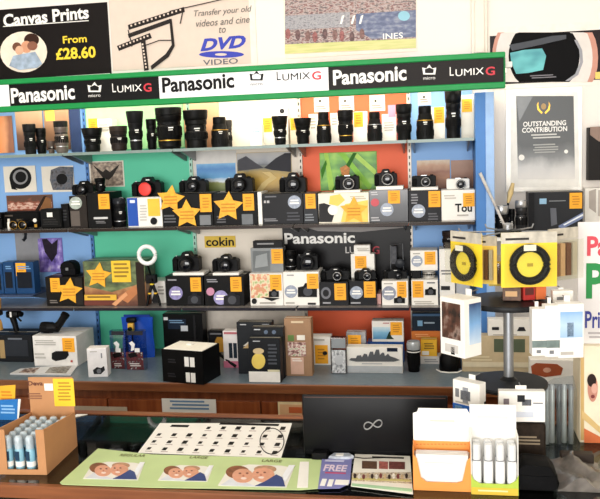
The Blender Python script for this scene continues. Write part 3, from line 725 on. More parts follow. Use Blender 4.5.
carton('wide black case standing behind the binoculars', 0, 212, 39, SH2, M('141314', .7), -.11, .07, [('lines', 4, 215, 14, 218, 1, '5a5048'), ('rect', 'tan_mark', 17, 219, 24, 223, '6a5a40')], name='gear_case', cat='case', edge=.004, lid=False)
binoculars('black binoculars with gold ringed lenses among the middle shelf gear', 22.5, -.17, SH2)
carton('black pouch with a white patch beside the binoculars', 40, 209, 61, SH2, M('1b1c1c', .7), -.19, .06, [('rect', 'white_patch', 47, 212.5, 52.5, 217, 'f1efe8'), ('lines', 43, 219, 58, 226, 3, '3a3a3a')], name='gear_pouch', cat='pouch', edge=.006, lid=False)
t = thing('light_meter', 'small black meter with a white dial before the railway photo', 'meter', P(36, pyz(36, -.2, SH2), -.2).xy.to_3d()+Vector((0, 0, SH2)))
MB().box(-.009, .009, 0, .012, 0, .035).build('body', BLACK, t, .002); MB().lathe([(.008, 0), (.008, .004), (.005, .006)], (-.001, 0, .036), 'y', 18).build('white_dial', WHITE, t, 0, True); MB().box(-.005, .006, -.001, 0, .008, .02).build('scale_plate', GOLD, t)
carton('tall slim black box beside the round stickered one', 61.5, 204, 69, SH2, BLACK, -.17, .06, [('lines', 63, 210, 67, 222, 4, '4a4a4e')], group=BG)
FA = carton('dark brown box with a round silver sticker under a black camera', 70, 196, 87, SH2, M('3a332f', .45), -.2, .12, [('rect', 'paler_foot', 71, 211, 80, 226, '5b524c'), ('seal', 75.8, 203, 6.3, M('a9b5ac', .35, .2, .25, 70))], group=BG)
camera('black camera on the dark brown box by the blue panel', 73, 181, 93.5, FA.top, -.14)
FB = carton('black box with orange tag and a small white word under the slim lens', 87.5, 192.5, 111, SH2, BLACK, -.205, .12, [('tag', 98.5, 194, 109.5, 209), ('rect', 'white_word', 94, 217, 108, 219, 'cfcfcf'), ('lines', 96, 221, 106, 224, 2, '77777a')], group=BG)
lens('slim black lens on the orange tagged black box', 95.5, 178, 106, FB.top, -.14, 'tall', BLACK, SILV, None, 'single lenses standing on boxes')
lens('black lens with a clear front filter beside the blue and white box', 114, 198, 127, SH2, -.17, 'zoom', DARK, SILV, M('30333a', .2))
t = thing('filter_ring', 'round clear filter with metal rim on top of the filter lens', 'filter', P(121, 197, -.17)+Vector((0, 0, 0))); t.location.z = SH2+.084
MB().tube([(.016*math.cos(a*.2618), 0, .017+.016*math.sin(a*.2618)) for a in range(24)], .0016, 8, True).build('metal_rim', SILV, t, 0, True); MB().lathe([(.015, -.0006), (.015, .0006)], (0, 0, .017), 'y', 24).build('filter_glass', clear('filter', 'd6dde0'), t)
FC = carton('white box with a dark blue side stripe and yellow corner', 127.5, 197.5, 162, SH2, WHITE, -.2, .12, [('rect', 'blue_stripe', 127.8, 198, 138, 226, '2b55b0'), ('rect', 'white_mark', 130, 200, 135, 203, 'dfe6f2'), ('rect', 'yellow_corner', 148, 198.5, 160, 216, 'f4c33a'), ('oval', 'badge_print', 154, 221, 3.4, 3.6, '1d1d20'), ('lines', 140, 205, 147, 222, 6, 'c9c6c0')], group=BG)
camera('black camera with a bright red lens front on the white and blue box', 133, 177, 161.5, FC.top, -.13, BLACK, True, None, M('d8342f', .35), lens_x=.06, cap=M('e03a32', .4))
FD = carton('black box under two overlapping orange stars', 162.5, 193.5, 213, SH2, BLACK, -.2, .12, [('tag', 200, 194, 211.5, 212), ('rect', 'silver_label', 200, 215, 211, 225, '75787c'), ('lines', 164, 215, 176, 224, 3, '55555a'), ('star', 171, 199, 14.5, .12, .006), ('star', 187.5, 214, 15, -.05, .009)], group=BG)
camera('small black camera behind the paired stars', 180, 176.5, 206.5, FD.top, -.14)
FE = carton('black box with one orange star and an orange tag beside it', 213.5, 193, 257.5, SH2, BLACK, -.2, .12, [('tag', 243, 193.8, 254, 210.5), ('rect', 'silver_label', 242, 214, 253, 224.5, '6a6e72'), ('lines', 217, 216, 226, 224, 3, '55555a'), ('star', 228.5, 206.5, 15.5, .04, .005)], group=BG)
camera('broad black camera before the golden valley photo', 226, 173.5, 253, FE.top, -.14)
carton('thin white box standing between the starred and the silver sealed boxes', 258, 192, 262, SH2, WHITE, -.2, .12, [], group=BG)
FG = carton('wide dark grey box with a silver seal at its corner', 262.5, 193.5, 303, SH2, M('2a2a2e', .4), -.2, .12, [('seal', 294.5, 202, 6.6), ('rect', 'white_mark', 264, 200.5, 266, 203, 'b9b9bb'), ('rect', 'white_mark', 267, 200.5, 269.5, 203, 'b9b9bb'), ('lines', 265, 196, 278, 198.5, 1, '6a6a70'), ('lines', 264, 218.5, 278, 222, 2, '8a8a8e'), ('lines', 287, 212, 300, 222, 3, '4f5056')], group=BG)
FH = carton('narrow grey black box with orange tag beside the silver sealed one', 303.5, 193, 317.5, SH2, M('3a3d42', .4), -.2, .12, [('tag', 305.5, 193.8, 315.5, 208.5), ('lines', 305, 214, 314, 222, 3, '7a7f86')], group=BG)
camera('black camera with a wide lens above the silver sealed box', 280, 172.5, 306, FG.top, -.14)
FI = carton('white and gold box printed with a black and white animal and an orange star', 318.5, 193, 369, SH2, M('f1ead9', .5), -.2, .12, [('poly', 'animal_print', [(319, 222), (319, 204), (324, 203), (332, 206), (335, 212), (332, 222)], '3b3a3c'), ('poly', 'gold_print', [(330, 196), (340, 194), (345, 200), (338, 206), (329, 204)], 'f3cf5e'), ('oval', 'white_head', 333, 210, 5, 5, 'f7f3ea'), ('poly', 'gold_print', [(341, 222), (345, 204), (368, 200), (368, 222)], 'f0d060'), ('lines', 350, 196, 366, 200, 2, 'c9bda6'), ('star', 354, 210.5, 14.5, .0, .005)], group=BG)
z = stand('white plinth under the camera in front of the leaf photo', 334, 360, FI.top, -.19, .009, .08)
camera('flat black camera with a silver ringed lens before the leaf photo', 335.5, 174, 359, z, -.15, DARK, False, DARK, SILV, lens_x=.1)
FJ = carton('grey box with small red dot and round seal', 369.5, 190, 408, SH2, picture('greybox', [(0, '33343a'), (.5, '55575c'), (1, '8a8b90')], 'band', 2, 2, .25), -.2, .12, [('tag', 388, 190.5, 400, 203.5), ('oval', 'red_dot', 375, 202.5, 4.2, 4, 'c9505a'), ('seal', 387, 209.5, 6.6), ('lines', 371, 192, 378, 196, 2, 'c9c9cc'), ('lines', 371, 217, 380, 222, 2, 'b5b5b8')], group=BG)
z = stand('white plinth under the taller camera on the orange panel', 376, 403, FJ.top, -.19, .013, .08)
camera('black camera on the grey box right of the leaf photo', 374.5, 169, 397, z, -.15, BLACK, True, DARK, SILV, lens_x=.1)
FK = carton('black box with orange tag and a large pale seal at the narrow bay', 408.5, 190.5, 441, SH2, M('2b2b30', .4), -.2, .12, [('tag', 428.5, 191, 440.5, 207), ('seal', 418.5, 211, 6.8), ('lines', 411, 194, 418, 205, 4, '8a8a90'), ('lines', 428, 213, 438, 221, 3, '5a5a60')], group=BG)
z = stand('white plinth across the end box of the narrow blue bay', 411, 438, FK.top, -.19, .011, .08)
camera('black mirrorless camera left of the white compact', 412, 174, 436, z, -.15, DARK, False, DARK, SILV, lens_x=.08)
FL = carton('white box with bold dark lettering and an orange tag beside the end post', 441.5, 190, 475, SH2, WHITE, -.2, .12, [('text', 'Tou', 455, 203.5, 472, 212, '2a2a2c', .03), ('tag', 463, 193, 474.5, 206.5), ('lines', 444, 195, 456, 200, 2, 'c5bfb6'), ('lines', 457, 214.5, 470, 217, 1, 'a8a29a')], group=BG)
camera('white compact camera on the white lettered box', 446.5, 177, 469.5, FL.top, -.15, WHITE, False, DARK, SILV, lens_x=.12, grip=False)

# ------------------------------------------------------------------ lowest shelf
LG = 'boxes on the lowest shelf'
Z4 = 1.052
for L, R, T, l in ((-8, 3, 264, 'blue hanging pack cut by the photo edge'), (3.5, 14.5, 262, 'narrow dark blue pack between two wider packs'), (15.5, 34, 262, 'dark blue pack with an orange tag beside the grey card')):
    carton(l, L, T, R, Z4, M('1f4470', .35), -.19, .05, ([('tag', 16, 263, 26, 276)] if R == 34 else [])+[('rect', 'dark_window', L+2, T+10, R-2, T+26, '1a2230'), ('lines', L+2, T+4, R-3, T+8, 2, '6f9cc9')], group='blue packs on the low shelf', name='blister_pack', lid=False)
carton('black hard case peeping over the low shelf packs', -8, 278, -.5, Z4, BLACK, -.12, .05, [], name='lens_case', cat='case', group='blue packs on the low shelf')
t = thing('hanging_strap', 'dark curled strap hanging under the middle shelf in the blue bay', 'strap', P(25, 231, -.15)); t.location.z = SH2-.0095
MB().tube([(0, 0, 0), (.004, -.004, -.015), (.002, -.006, -.03), (-.006, -.004, -.04), (-.014, -.002, -.036)], [.005, .0065, .007, .006, .003], 10).build('strap_loop', M('2b3038', .6), t, 0, True); MB().box(-.012, -.002, -.004, .004, -.02, -.001).build('buckle', GREY, t, .001)
FM = carton('black box with an orange star and tag under the soft camera bag', 46, 277, 83.5, SH3, M('1d1a18', .4), -.2, .12, [('tag', 50.5, 278, 60, 292), ('star', 69.5, 291, 13.8, .1, .005), ('lines', 50, 300, 58, 304, 2, '77706a'), ('rect', 'side_panel', 76, 278, 83, 305, '35302c')], group=LG)
t = thing('camera_bag', 'small rounded black camera bag on the starred box', 'bag', P(68, pyz(68, -.17, FM.top), -.17)); t.location.z = FM.top
MB().prism([(-.032, 0), (.032, 0), (.034, .03), (.027, .05), (.012, .059), (-.012, .059), (-.027, .05), (-.034, .03)], 0, .055).build('body', M('16161a', .75), t, .006, True, 2)
MB().prism([(-.033, .03), (.033, .03), (.026, .05), (.012, .0595), (-.012, .0595), (-.026, .05)], -.004, .03).build('flap', RUB, t, .002, True); MB().box(-.006, .006, -.007, -.003, .022, .034).build('buckle', GREY, t, .001); MB().box(.034, .06, .01, .03, .0, .004).build('strap_tail', RUB, t, .001)
FN = carton('large picture box of a crouching wild animal with star and yellow label', 84, 261, 145.5, SH3, picture('animal', [(0, '5a3020'), (.3, '96603a'), (.48, 'b98a58'), (.6, '6a3a24'), (.75, '46382c'), (1, '5c6a44')], 'band', 6, 5, .7), -.2, .12,
       [('poly', 'green_print', [(84.5, 261.5), (145, 261.5), (145, 282), (112, 292), (84.5, 286)], picture('greenery', [(.3, '2f3a26'), (.5, '5a6a40'), (.65, '7a8a5a')], 'noise', 5, 4)), ('poly', 'stripe_print', [(84.5, 305), (84.5, 296), (104, 294), (120, 305)], '6a2f22'), ('poly', 'stripe_print', [(118, 297), (134, 286), (141, 290), (128, 303)], 'c07a4a'), ('poly', 'stripe_print', [(112, 304), (126, 292), (128, 295), (116, 306)], 'e0a070'), ('rect', 'dark_edge', 137, 262, 145, 307, '3a2b22'), ('rect', 'yellow_label', 112, 260.5, 131, 282, 'f2c62f'), ('lines', 114, 263, 129, 279, 4, '9a7a18'), ('rect', 'yellow_banner', 85, 294.5, 117, 300, 'e9b93a'), ('lines', 88, 296, 114, 299, 1, '7a5a18'), ('star', 99, 275.5, 13.5, .1, .006)], group=LG)
t = thing('mini_tripod', 'small black flexible tripod with a tiny camera and a white ring lamp on top', 'tripod', P(153.5, pyz(153, -.205, SH3), -.205)); t.location.z = SH3
tp = P(152, 283, -.2).z-SH3
for k, (dx, dy) in enumerate(((-.02, -.02), (.034, -.012), (.016, .035))):
    lg = MB().tube([(0, 0, tp), (dx*.3, dy*.3, tp*.72), (dx*.75, dy*.7, tp*.35), (dx, dy, .004)], [.007, .0065, .006, .0045], 10).build('leg', BLACK, t, 0, True)
    MB().lathe([(.0072, -.003), (.0078, 0), (.0072, .003)], (dx*.45, dy*.45, tp*.58), 'z', 14).build('yellow_joint', M('e5b429'), lg, 0, True)
rq = P(147, 255, -.225)-t.location; rr = .034
MB().tube([(rq.x+rr*math.cos(a*.2094), rq.y, rq.z+rr*math.sin(a*.2094)) for a in range(30)], .0085, 12, True).build('ring_lamp', M('f2f4f2', .4, 0, .01), t, 0, True)
MB().tube([(rq.x, rq.y, rq.z-rr-.004), (0, 0, tp+.02)], .004).build('lamp_arm', BLACK, t, 0, True)
MB().box(-.022, .02, -.012, .012, tp, tp+.036).build('camera_block', DARK, t, .003); MB().lathe([(.008, 0), (.008, .012), (.006, .014)], (.002, -.012, tp+.014), 'y', 16).build('camera_lens', BLACK, t, 0, True); MB().lathe([(.009, -.006), (.009, 0)], (0, 0, tp), 'z', 16).build('ball_head', YELL, t)
carton('plain white box behind the flexible tripod', 150, 281, 165.5, SH3, WHITE, -.14, .1, [('lines', 158, 286, 164, 296, 3, 'b5b0a8'), ('poly', 'dark_print', [(152, 300), (155, 290), (158, 294), (161, 304), (153, 306)], '3a3a3c')], group=LG)
FO = carton('black box with lilac seal under the camera on the teal panel', 166, 276, 203.5, SH3, BLACK, -.2, .12, [('tag', 190.5, 277.5, 201, 291.5), ('seal', 176, 293, 6.8, M('8c86b8', .4, 0, .25, 80)), ('cam', 188, 293, 201, 304, M('2c2c32')), ('lines', 168, 279, 178, 282, 1, '8a8a90')], group=LG)
z = stand('white plinth on the black box before the teal panel', 172.5, 204, FO.top, -.19, .011, .08)
camera('black camera on a white plinth before the teal panel', 173.5, 252, 199.5, z, -.15)
FP = carton('black box with a pink dot and lilac seal below the yellow brand plate', 204.5, 276, 244, SH3, BLACK, -.2, .12, [('tag', 230.5, 277, 241.5, 291.5), ('oval', 'pink_dot', 210.5, 291.5, 4, 4, 'c98aa6'), ('seal', 221, 297.5, 7.2, M('9a94c4', .4, 0, .25, 80)), ('cam', 224, 292, 240, 305, M('2c2c32')), ('lines', 207, 279, 218, 283, 2, '9a9aa0')], group=LG)
z = stand('white plinth below the yellow brand plate', 212.5, 239, FP.top, -.19, .01, .08)
camera('black camera on a white plinth below the yellow brand plate', 213, 255, 238, z, -.15)
FQ = carton('white box with a colourful drone print under the clear grey pack', 250, 273.5, 283, SH3, WHITE, -.2, .12, [('rect', 'colour_print', 250.5, 274, 270, 298, picture('meadow', [(.3, 'c9a86a'), (.45, 'd98a6a'), (.55, 'e9dcb8'), (.68, '9ab06a')], 'noise', 4, 3)), ('tag', 270, 274.5, 281.5, 290.5), ('cam', 269, 289, 279, 297), ('poly', 'arm_print', [(262, 297), (280, 298), (272, 301)], '2a2a2c'), ('oval', 'badge_print', 254.5, 301, 2.6, 2.8, '2a2a2c'), ('lines', 260, 302, 278, 305, 1, 'a09a92')], group=LG)
carton('clear grey hanging pack with a black header on the drone box', 251, 248, 283, FQ.top, M('7f8384', .2), -.17, .06, [('rect', 'window', 253, 251, 270, 271, '63686a'), ('poly', 'grey_tool', [(255, 268), (256, 256), (267, 253), (268, 266)], '8f9496'), ('tag', 271.5, 249, 283, 263.5)], group='packs above the drone box', name='hanging_pack', cat='pack', lid=False)
carton('black header block on top of the clear grey pack', 253, 241, 282, FQ.top+.078, M('2b2b2d', .5), -.16, .04, [('lines', 257, 243, 276, 246, 1, '8f8f92')], group='packs above the drone box', name='pack_header', cat='pack', lid=False)
FR = carton('white box printed with a black camera and round seal by the black banner', 283.5, 272, 319, SH3, WHITE, -.2, .12, [('seal', 291, 291.5, 6.4), ('cam', 298, 283, 317, 297), ('tag', 307, 273.5, 318.5, 288.5), ('lines', 287, 274.5, 295, 276.5, 1, '8a8a8e'), ('lines', 286, 302, 296, 305, 1, 'a8a49c'), ('rect', 'black_word', 308, 302.5, 316, 304.5, '2a2a2c')], group=LG)
camera('dark camera with a ribbed grip before the banner on the white camera box', 297, 251, 318, FR.top, -.15)
lens('stubby black lens beside the ribbed grip camera', 285, 250, 297, FR.top, -.15, 'zoom', BLACK, SILV, None, 'single lenses standing on boxes')
FS = carton('black box with a grey camera print below the banner lettering', 320, 282, 348.5, SH3, M('222226', .4), -.2, .12, [('tag', 334.5, 283.5, 346, 300), ('oval', 'lens_print', 326, 293, 5, 6, '6a6c74'), ('oval', 'lens_print', 326, 293, 3, 3.6, '2b2c30'), ('lines', 323, 302, 332, 305, 1, '9a9aa0')], group=LG)
camera('black camera on the grey print box below the banner', 321, 267.5, 349, FS.top, -.15, BLACK, True, DARK, SILV, lens_x=.12)
FT = carton('black box with a large pale seal beside the pink strip', 349.5, 281, 376.5, SH3, M('26262b', .4), -.2, .12, [('tag', 364, 281.5, 375.5, 297.5), ('seal', 356.5, 292.5, 6.4), ('lines', 351, 302, 362, 305, 1, 'a0a0a6')], group=LG)
carton('tall white box with orange tag behind the cameras on the banner', 351, 254, 374.5, FT.top+.0002, WHITE, -.125, .05, [('tag', 355, 256, 366.5, 268.5), ('lines', 357, 248, 370, 252, 2, 'c9c4ba')], group=LG)
carton('upper white block stacked on the tall white box by the red letter', 354, 245.2, 370, FT.top+.083, WHITE, -.12, .04, [('lines', 357, 248, 367, 251, 2, 'c9c4ba')], group=LG)
camera('black camera in front of the tall white box', 354.5, 269, 376, FT.top, -.17, BLACK, True, DARK, SILV, lens_x=.12)
carton('narrow pink white strip box between two camera boxes', 377, 294, 381, SH3, M('d9a6a0'), -.18, .1, [], group=LG)
FU = carton('white box with pale seal under the black twin lens camera', 382, 281, 408, SH3, WHITE, -.2, .12, [('tag', 397, 281.5, 406.5, 297.5), ('seal', 389, 293, 7, M('8f95a6', .4, 0, .25, 80)), ('cam', 394, 296, 405, 303), ('lines', 384, 283, 394, 285, 1, 'a8a49c')], group=LG)
camera('black camera on the white box beside the wire holder', 383, 269, 407, FU.top, -.15, BLACK, True, DARK, None, lens_x=.14)
t = thing('wire_holder', 'grey wire holder with a dark round dial behind the banner cameras', 'holder', P(398, 270, -.09), 0); t.location.z = FU.top
hz = P(398, 245, -.09).z-FU.top
MB().tube([(-.028, 0, 0), (-.028, 0, hz), (.02, 0, hz+.005), (.022, 0, 0)], .0018).build('wire_frame', GREY, t, 0, True); MB().box(-.026, -.004, -.006, .006, hz*.4, hz-.004).build('printed_block', M('4a4b50', .4, 0, .4, 80), t, .001); MB().lathe([(.018, 0), (.018, .01), (.014, .012)], (.008, 0, hz*.42), 'y', 22).build('dial', M('3f4248', .3), t, 0, True)
MB().box(-.03, .024, -.012, .012, 0, .002).build('foot', GREY, t)
FV = carton('lower white box with orange tag and a printed black camera at the narrow bay', 411.5, 280, 438, SH3, WHITE, -.2, .12, [('tag', 412.5, 281, 423.5, 297.5), ('cam', 425, 287, 436, 295), ('lines', 427, 282, 436, 284.5, 1, '6a6a6c'), ('lines', 414, 301, 434, 305, 2, 'b9b3aa')], group=LG)
lens('pale silver lens lying between the two stacked white boxes', 422, 268, 436, FV.top, -.16, 'zoom', M('c9c6c0', .3, .3), DARK, DARK, 'single lenses standing on boxes')
MBk = carton('small black camera case beside the pale silver lens', 411.5, 268, 421, FV.top, BLACK, -.17, .06, [], name='lens_case', cat='case', edge=.003, lid=False)
carton('upper white box with a grey seal bridging the pale silver lens', 410.5, 250.5, 437.5, FV.top+.034, WHITE, -.19, .1, [('tag', 424.5, 251.5, 435.5, 264.5), ('seal', 417, 261, 5.6), ('lines', 413, 253, 421, 255, 1, 'a8a49c')], group=LG)
# ------------------------------------------------------------------ things on the worktop
def wy(px, py): return G(px, py, WT).y


WG = 'boxes on the worktop'
y = wy(16, 362)
carton('large dark slotted box at the picture edge of the worktop', -12, 335, 32, WT, M('23262b', .5), y, .12, [('rect', 'dark_panel', -4, 340, 28, 356, '3a3f47'), ('lines', 8, 338, 24, 341, 1, '6a707a'), ('rect', 'tan_patch', 0, 340, 5, 358, 'a58a5c')], group=WG)
t = thing('spotting_scope', 'black angled spotting scope with a white stripe above the dark box', 'telescope', P(20, 330, y+.06)); t.location.z = P(16, 335, y).z
MB().tube([(-.05, 0, .0), (-.02, 0, .0), (.0, 0, .0), (.03, 0, 0)], .002).build('base_rail', RUB, t)
MB().tube([(-.014, 0, 0), (-.02, 0, .03), (-.032, 0, .075)], [.011, .012, .014], 14).build('barrel', BLACK, t, 0, True)
MB().box(-.05, .004, -.02, .02, .06, .09).build('body', BLACK, t, .008, True, 2); MB().box(-.028, -.02, -.022, -.02, .066, .088).build('white_stripe', LETW, t)
MB().tube([(.0, 0, .076), (.016, -.004, .074)], [.013, .011], 14).build('eyepiece', RUB, t, 0, True); MB().tube([(-.006, 0, .06), (.008, 0, .045), (.012, -.01, .05)], .004).build('knob', DARK, t, 0, True)
t = thing('camera_strap', 'tan and gold webbing strap hanging at the picture edge', 'strap', P(3, 330, -.232)); t.location.z = 1.043
MB().tube([(-.01, 0, 0), (-.006, -.012, -.05), (-.004, -.016, -.1), (-.002, -.014, -.13)], .011, 8).build('webbing', M('b98a3c', .7, 0, .3, 60), t, 0, True); MB().box(-.018, .008, -.03, 0, -.07, -.045).build('dark_sleeve', M('2c2620'), t, .003)
y = wy(58, 366)
FW1 = carton('white scope box with an orange tag and printed black scope', 33.5, 336, 77, WT, M('eceae6', .5), y, .16, [('tag', 62.5, 338, 74.5, 352), ('poly', 'scope_print', [(52, 353), (56, 351), (68, 351), (69, 355), (66, 359), (56, 361), (52, 359)], '1d1d20'), ('lines', 35, 340, 56, 346, 3, 'b7b4ae'), ('lines', 35, 353, 46, 360, 2, 'c3c0ba'), ('poly', 'red_mark', [(71, 360), (73, 360), (73, 362), (71, 362)], 'b04038')], group=WG)
t = thing('spotting_scope', 'black angled spotting scope lying on the white scope box', 'telescope', P(54, pyz(54, y+.05, FW1.top), y+.05)); t.location.z = FW1.top
MB().lathe([(.013, -.056), (.0225, -.05), (.0225, -.005), (.019, .0), (.0195, .02), (.012, .025)], (0, 0, .0226), 'x', 20).build('barrel', BLACK, t, 0, True)
MB().tube([(.012, 0, .024), (.03, 0, .04), (.056, 0, .076)], [.017, .015, .0155], 16).build('eyepiece_tube', BLACK, t, 0, True); MB().lathe([(.0233, -.044), (.0233, -.02)], (0, 0, .0226), 'x', 36, .05).build('focus_ring', RUB, t); MB().tube([(.05, 0, .068), (.0575, 0, .0785)], .017, 16).build('eyecup', RUB, t, 0, True)
y0 = wy(45, 376)
mg = thing('magazine', 'open photo magazine lying flat by the white scope box', 'magazine', G(45, 371, WT))
F = Face(mg, True); F.outline('pages', [(10, 374.5), (20, 369.5), (79, 364.8), (71, 375.5)], M('d9dadb', .3), .004, .0039)
F.outline('photo_print', [(19, 373.5), (25, 369.8), (40, 368.5), (34, 374.2)], picture('magphoto', [(.35, '2f2c30'), (.5, '8a6a5a'), (.62, 'd9cfc8')], 'noise', 5, 4), .0046); F.outline('photo_print', [(45, 374), (50, 368.5), (72, 366.8), (66, 374.2)], picture('magphoto2', [(.35, '4a4a44'), (.5, 'a5a39a'), (.62, '6a5a4c')], 'noise', 5, 4), .0046)
y = wy(98, 377)
carton('small white upright box with a printed camera near the worktop edge', 87.5, 348.5, 107, WT, M('f3f1f2', .5), y, .05, [('poly', 'camera_print', [(93, 370), (97, 367), (101, 368), (104, 366), (105, 370), (101, 374), (94, 374)], '3a3b40'), ('oval', 'lens_print', 99, 371, 2.2, 2.2, '77797f'), ('rect', 'mark', 101, 353, 102.2, 358, '8a8a90'), ('lines', 90, 351, 98, 353, 1, 'c9c5c0')], group=WG, rz=.16)
y = wy(133, 362)
bb = thing('blue_bag', 'bright blue plastic bag standing against the teal panel', 'bag', P(136, pyz(136, y+.06, WT), y+.06)); bb.location.z = WT
a = P(121, 340, y+.06).x-bb.location.x; b = P(152, 340, y+.06).x-bb.location.x; h = P(136, 318, y+.06).z-WT
mbx = MB(); nu, nv = 14, 10
for sgn in (-1, 1):
    base = len(mbx.v)
    for j in range(nv+1):
        for i in range(nu+1):
            u, v = i/nu, j/nv
            bul = .016*math.sin(math.pi*u)*(1-.75*v)+.003*math.sin(u*9+v*6)
            mbx.v.append((a+(b-a)*u+.004*math.sin(v*7)*(u-.5), .02+sgn*max(bul, .001), h*v))
    for j in range(nv):
        for i in range(nu):
            q = base+j*(nu+1)+i; mbx.f.append((q, q+1, q+nu+2, q+nu+1))
mbx.build('bag_body', M('2354c4', .25, 0, .12, 20), bb, 0, True)
MB().box(a+.01, b-.01, .0175, .0225, h-.002, h+.01).build('header_card', M('1c3f9c', .4), bb, .001)
yl = thing('action_camera', 'yellow and black toy like action camera clipped over the blue bag', 'camera', P(132, 335, y+.04)); yl.location.z = WT
zc = P(131, 326, y+.04).z-WT; hx = 0
MB().tube([(0, .004, 0), (0, .004, zc-.012)], .003).build('stem', BLACK, yl); MB().box(-.014, .012, -.012, .01, zc-.022, zc+.014).build('yellow_shell', M('e9b63a', .4), yl, .005, True, 2); MB().lathe([(.009, 0), (.009, .006), (.006, .008)], (-.001, -.012, zc-.01), 'y', 18).build('lens', BLACK, yl, 0, True); MB().box(-.02, .02, -.008, .012, zc+.0142, zc+.034).build('black_cap', BLACK, yl, .004, True, 2); MB().lathe([(.016, 0), (.016, .004)], (0, .004, 0), 'z', 16).build('foot', BLACK, yl)
for L, R, B, l in ((110.5, 125, 369, 'clear hanging pack with a white and black print next to the white box'), (126, 144, 370, 'clear hanging pack with a red and black base before the blue bag')):
    yy = wy(L, B)
    FP1 = carton(l, L, 331, R, WT, clear('pack', 'e4eaee', .1), yy, .03, [('rect', 'print_base', L+.6, 352, R-.6, B-.5, picture('packbase', [(.35, '1c1a1c'), (.5, '6b2028'), (.6, '2a2024'), (.7, 'd9d5d4')], 'noise', 6, 4)), ('poly', 'white_print', [(L+3, 343), (L+6, 341), (L+9, 344), (L+8, 350), (L+5, 351), (L+5.5, 346)], 'f1f1f1'), ('poly', 'dark_print', [(L+2, 354), (L+9, 352), (L+12, 356), (L+4, 358)], '1c1a1c'), ('poly', 'header', [(L+1, 331), (R-1, 331), (R-1, 335), (L+1, 335)], '3a3a44'), ('lines', L+4, 363, R-3, 367, 2, 'd9d4d0'), ('rect', 'white_label', R-9, 348, R-4, 352, 'f3f1ee')], cat='pack', group='clear packs by the blue bag', name='blister_pack', lid=False, edge=0)
y = wy(185, 355)
carton('tall black tower box with a blue and white label behind the black crate', 163.5, 314, 203, WT, M('0d0d0f', .35), y, .06, [('rect', 'blue_label', 168, 319, 186, 329, '24364f'), ('lines', 169, 320, 184, 324, 2, '7fa6c9'), ('rect', 'white_label', 181, 325.5, 188, 331, 'd5dadf'), ('rect', 'white_mark', 163.8, 317, 168, 320, 'f1f1f1'), ('rect', 'ridge', 194, 315, 196, 350, '2d2d30')], group=WG)
# black crate of paper with little white windows
A = G(204, 385, WT); B_ = G(163, 381.5, WT); D_ = G(219, 375.5, WT)
rz = math.atan2(A.y-B_.y, A.x-B_.x); wd = (A.xy-B_.xy).length
h = P(165, 349, B_.y).z-WT
cr = thing('black_crate', 'black cube box with paired white windows filled with white paper', 'box', B_, rz)
dd = .13
MB().box(0, wd, 0, .004, 0, h).build('front_panel', BLACK, cr, .001); MB().box(0, wd, dd-.004, dd, 0, h).build('back_panel', BLACK, cr, .001)
MB().box(0, .004, .0042, dd-.0042, 0, h).build('side_panel', BLACK, cr, .001); MB().box(wd-.004, wd, .0042, dd-.0042, 0, h).build('side_panel', BLACK, cr, .001); MB().box(.0042, wd-.0042, .0042, dd-.0042, 0, .004).build('floor_panel', BLACK, cr)
F = Face(cr)
for x0, y0_, x1, y1_ in ((184.5, 357, 188.8, 366.5), (190, 357.5, 194.5, 367), (186, 372.5, 190, 382), (191, 373, 195.5, 382.5)): F.rect('white_window', (x0, y0_, x1, y1_), LETW, .0008)
F.lines((168, 359, 176, 364), 2, M('3c3c40')); F.lines((168, 373, 176, 378), 2, M('3c3c40'))
pp = thing('paper_stack', 'stack of white paper slips filling the black cube box', 'paper', cr.matrix_basis @ Vector((0, 0, .0045)), rz)
MB().box(.006, wd-.006, .006, dd-.006, 0, h-.003).build('stack', M('f6f2e6', .7, 0, .04, 120), pp, .001); MB().box(wd*.4, wd*.52, dd*.5, dd*.7, h-.0028, h+.004).build('loose_slip', WHITE, pp, .001)
y = wy(217, 352)
carton('small box with an orange jar print behind the black crate', 208.5, 331, 225, WT, M('26262a', .45), y, .05, [('poly', 'jar_print', [(215, 354), (215, 341), (217, 337), (222, 337), (224, 341), (224, 354)], 'e3a63c'), ('lines', 210, 333, 223, 336, 1, '8f8f94')], group=WG)
y = wy(232, 372)
carton('white and pink box with a black bottle print beside the dark cartons', 223.5, 331, 240, WT, M('e8e2e0', .5), y+.06, .04, [('rect', 'black_print', 229, 343, 232.5, 358, '2c3a48'), ('rect', 'black_print', 233.5, 343, 237, 358, '2c3a48'), ('rect', 'pink_foot', 224, 361, 239.5, 369.5, 'c9718a'), ('rect', 'red_band', 224, 332, 239, 334, 'b5626a')], group=WG)
t = thing('selfie_arm', 'black rod leaning down beside the black crate', 'rod', G(236, 368, WT))
p0 = Vector((0, 0, .006)); p1 = P(216, 352, t.location.y+.02)-t.location
MB().tube([p0, p1], [.006, .0055], 10).build('rod', BLACK, t, 0, True); MB().tube([p1*.8+p0*.2, p1*.8+p0*.2+(p1-p0)*.3], .0075, 12).build('grip_sleeve', RUB, t, 0, True)
y = wy(255, 374)
carton('tall charcoal box behind the yellow spot box', 237.5, 322.5, 272, WT, M('33363b', .5), y, .05, [('poly', 'white_print', [(243, 346), (249, 341), (250, 346)], 'c9c4ba'), ('lines', 240, 324, 247, 326, 1, 'b5b8bc'), ('lines', 262, 324, 270, 326, 1, 'b5b8bc'), ('poly', 'gold_print', [(243, 348), (249, 343), (250, 348)], 'b99a6a')], group=WG)
y = wy(265, 382.5)
carton('charcoal box with small marks between the two other charcoal boxes', 252.5, 327.5, 284, WT, M('2c2f34', .5), y+.055, .05, [('lines', 254, 329, 261, 331, 1, 'c9ccd0'), ('oval', 'blue_mark', 266, 332, 2, 2, '5a6a80'), ('oval', 'blue_mark', 274, 332, 2, 2, '5a6a80')], group=WG)
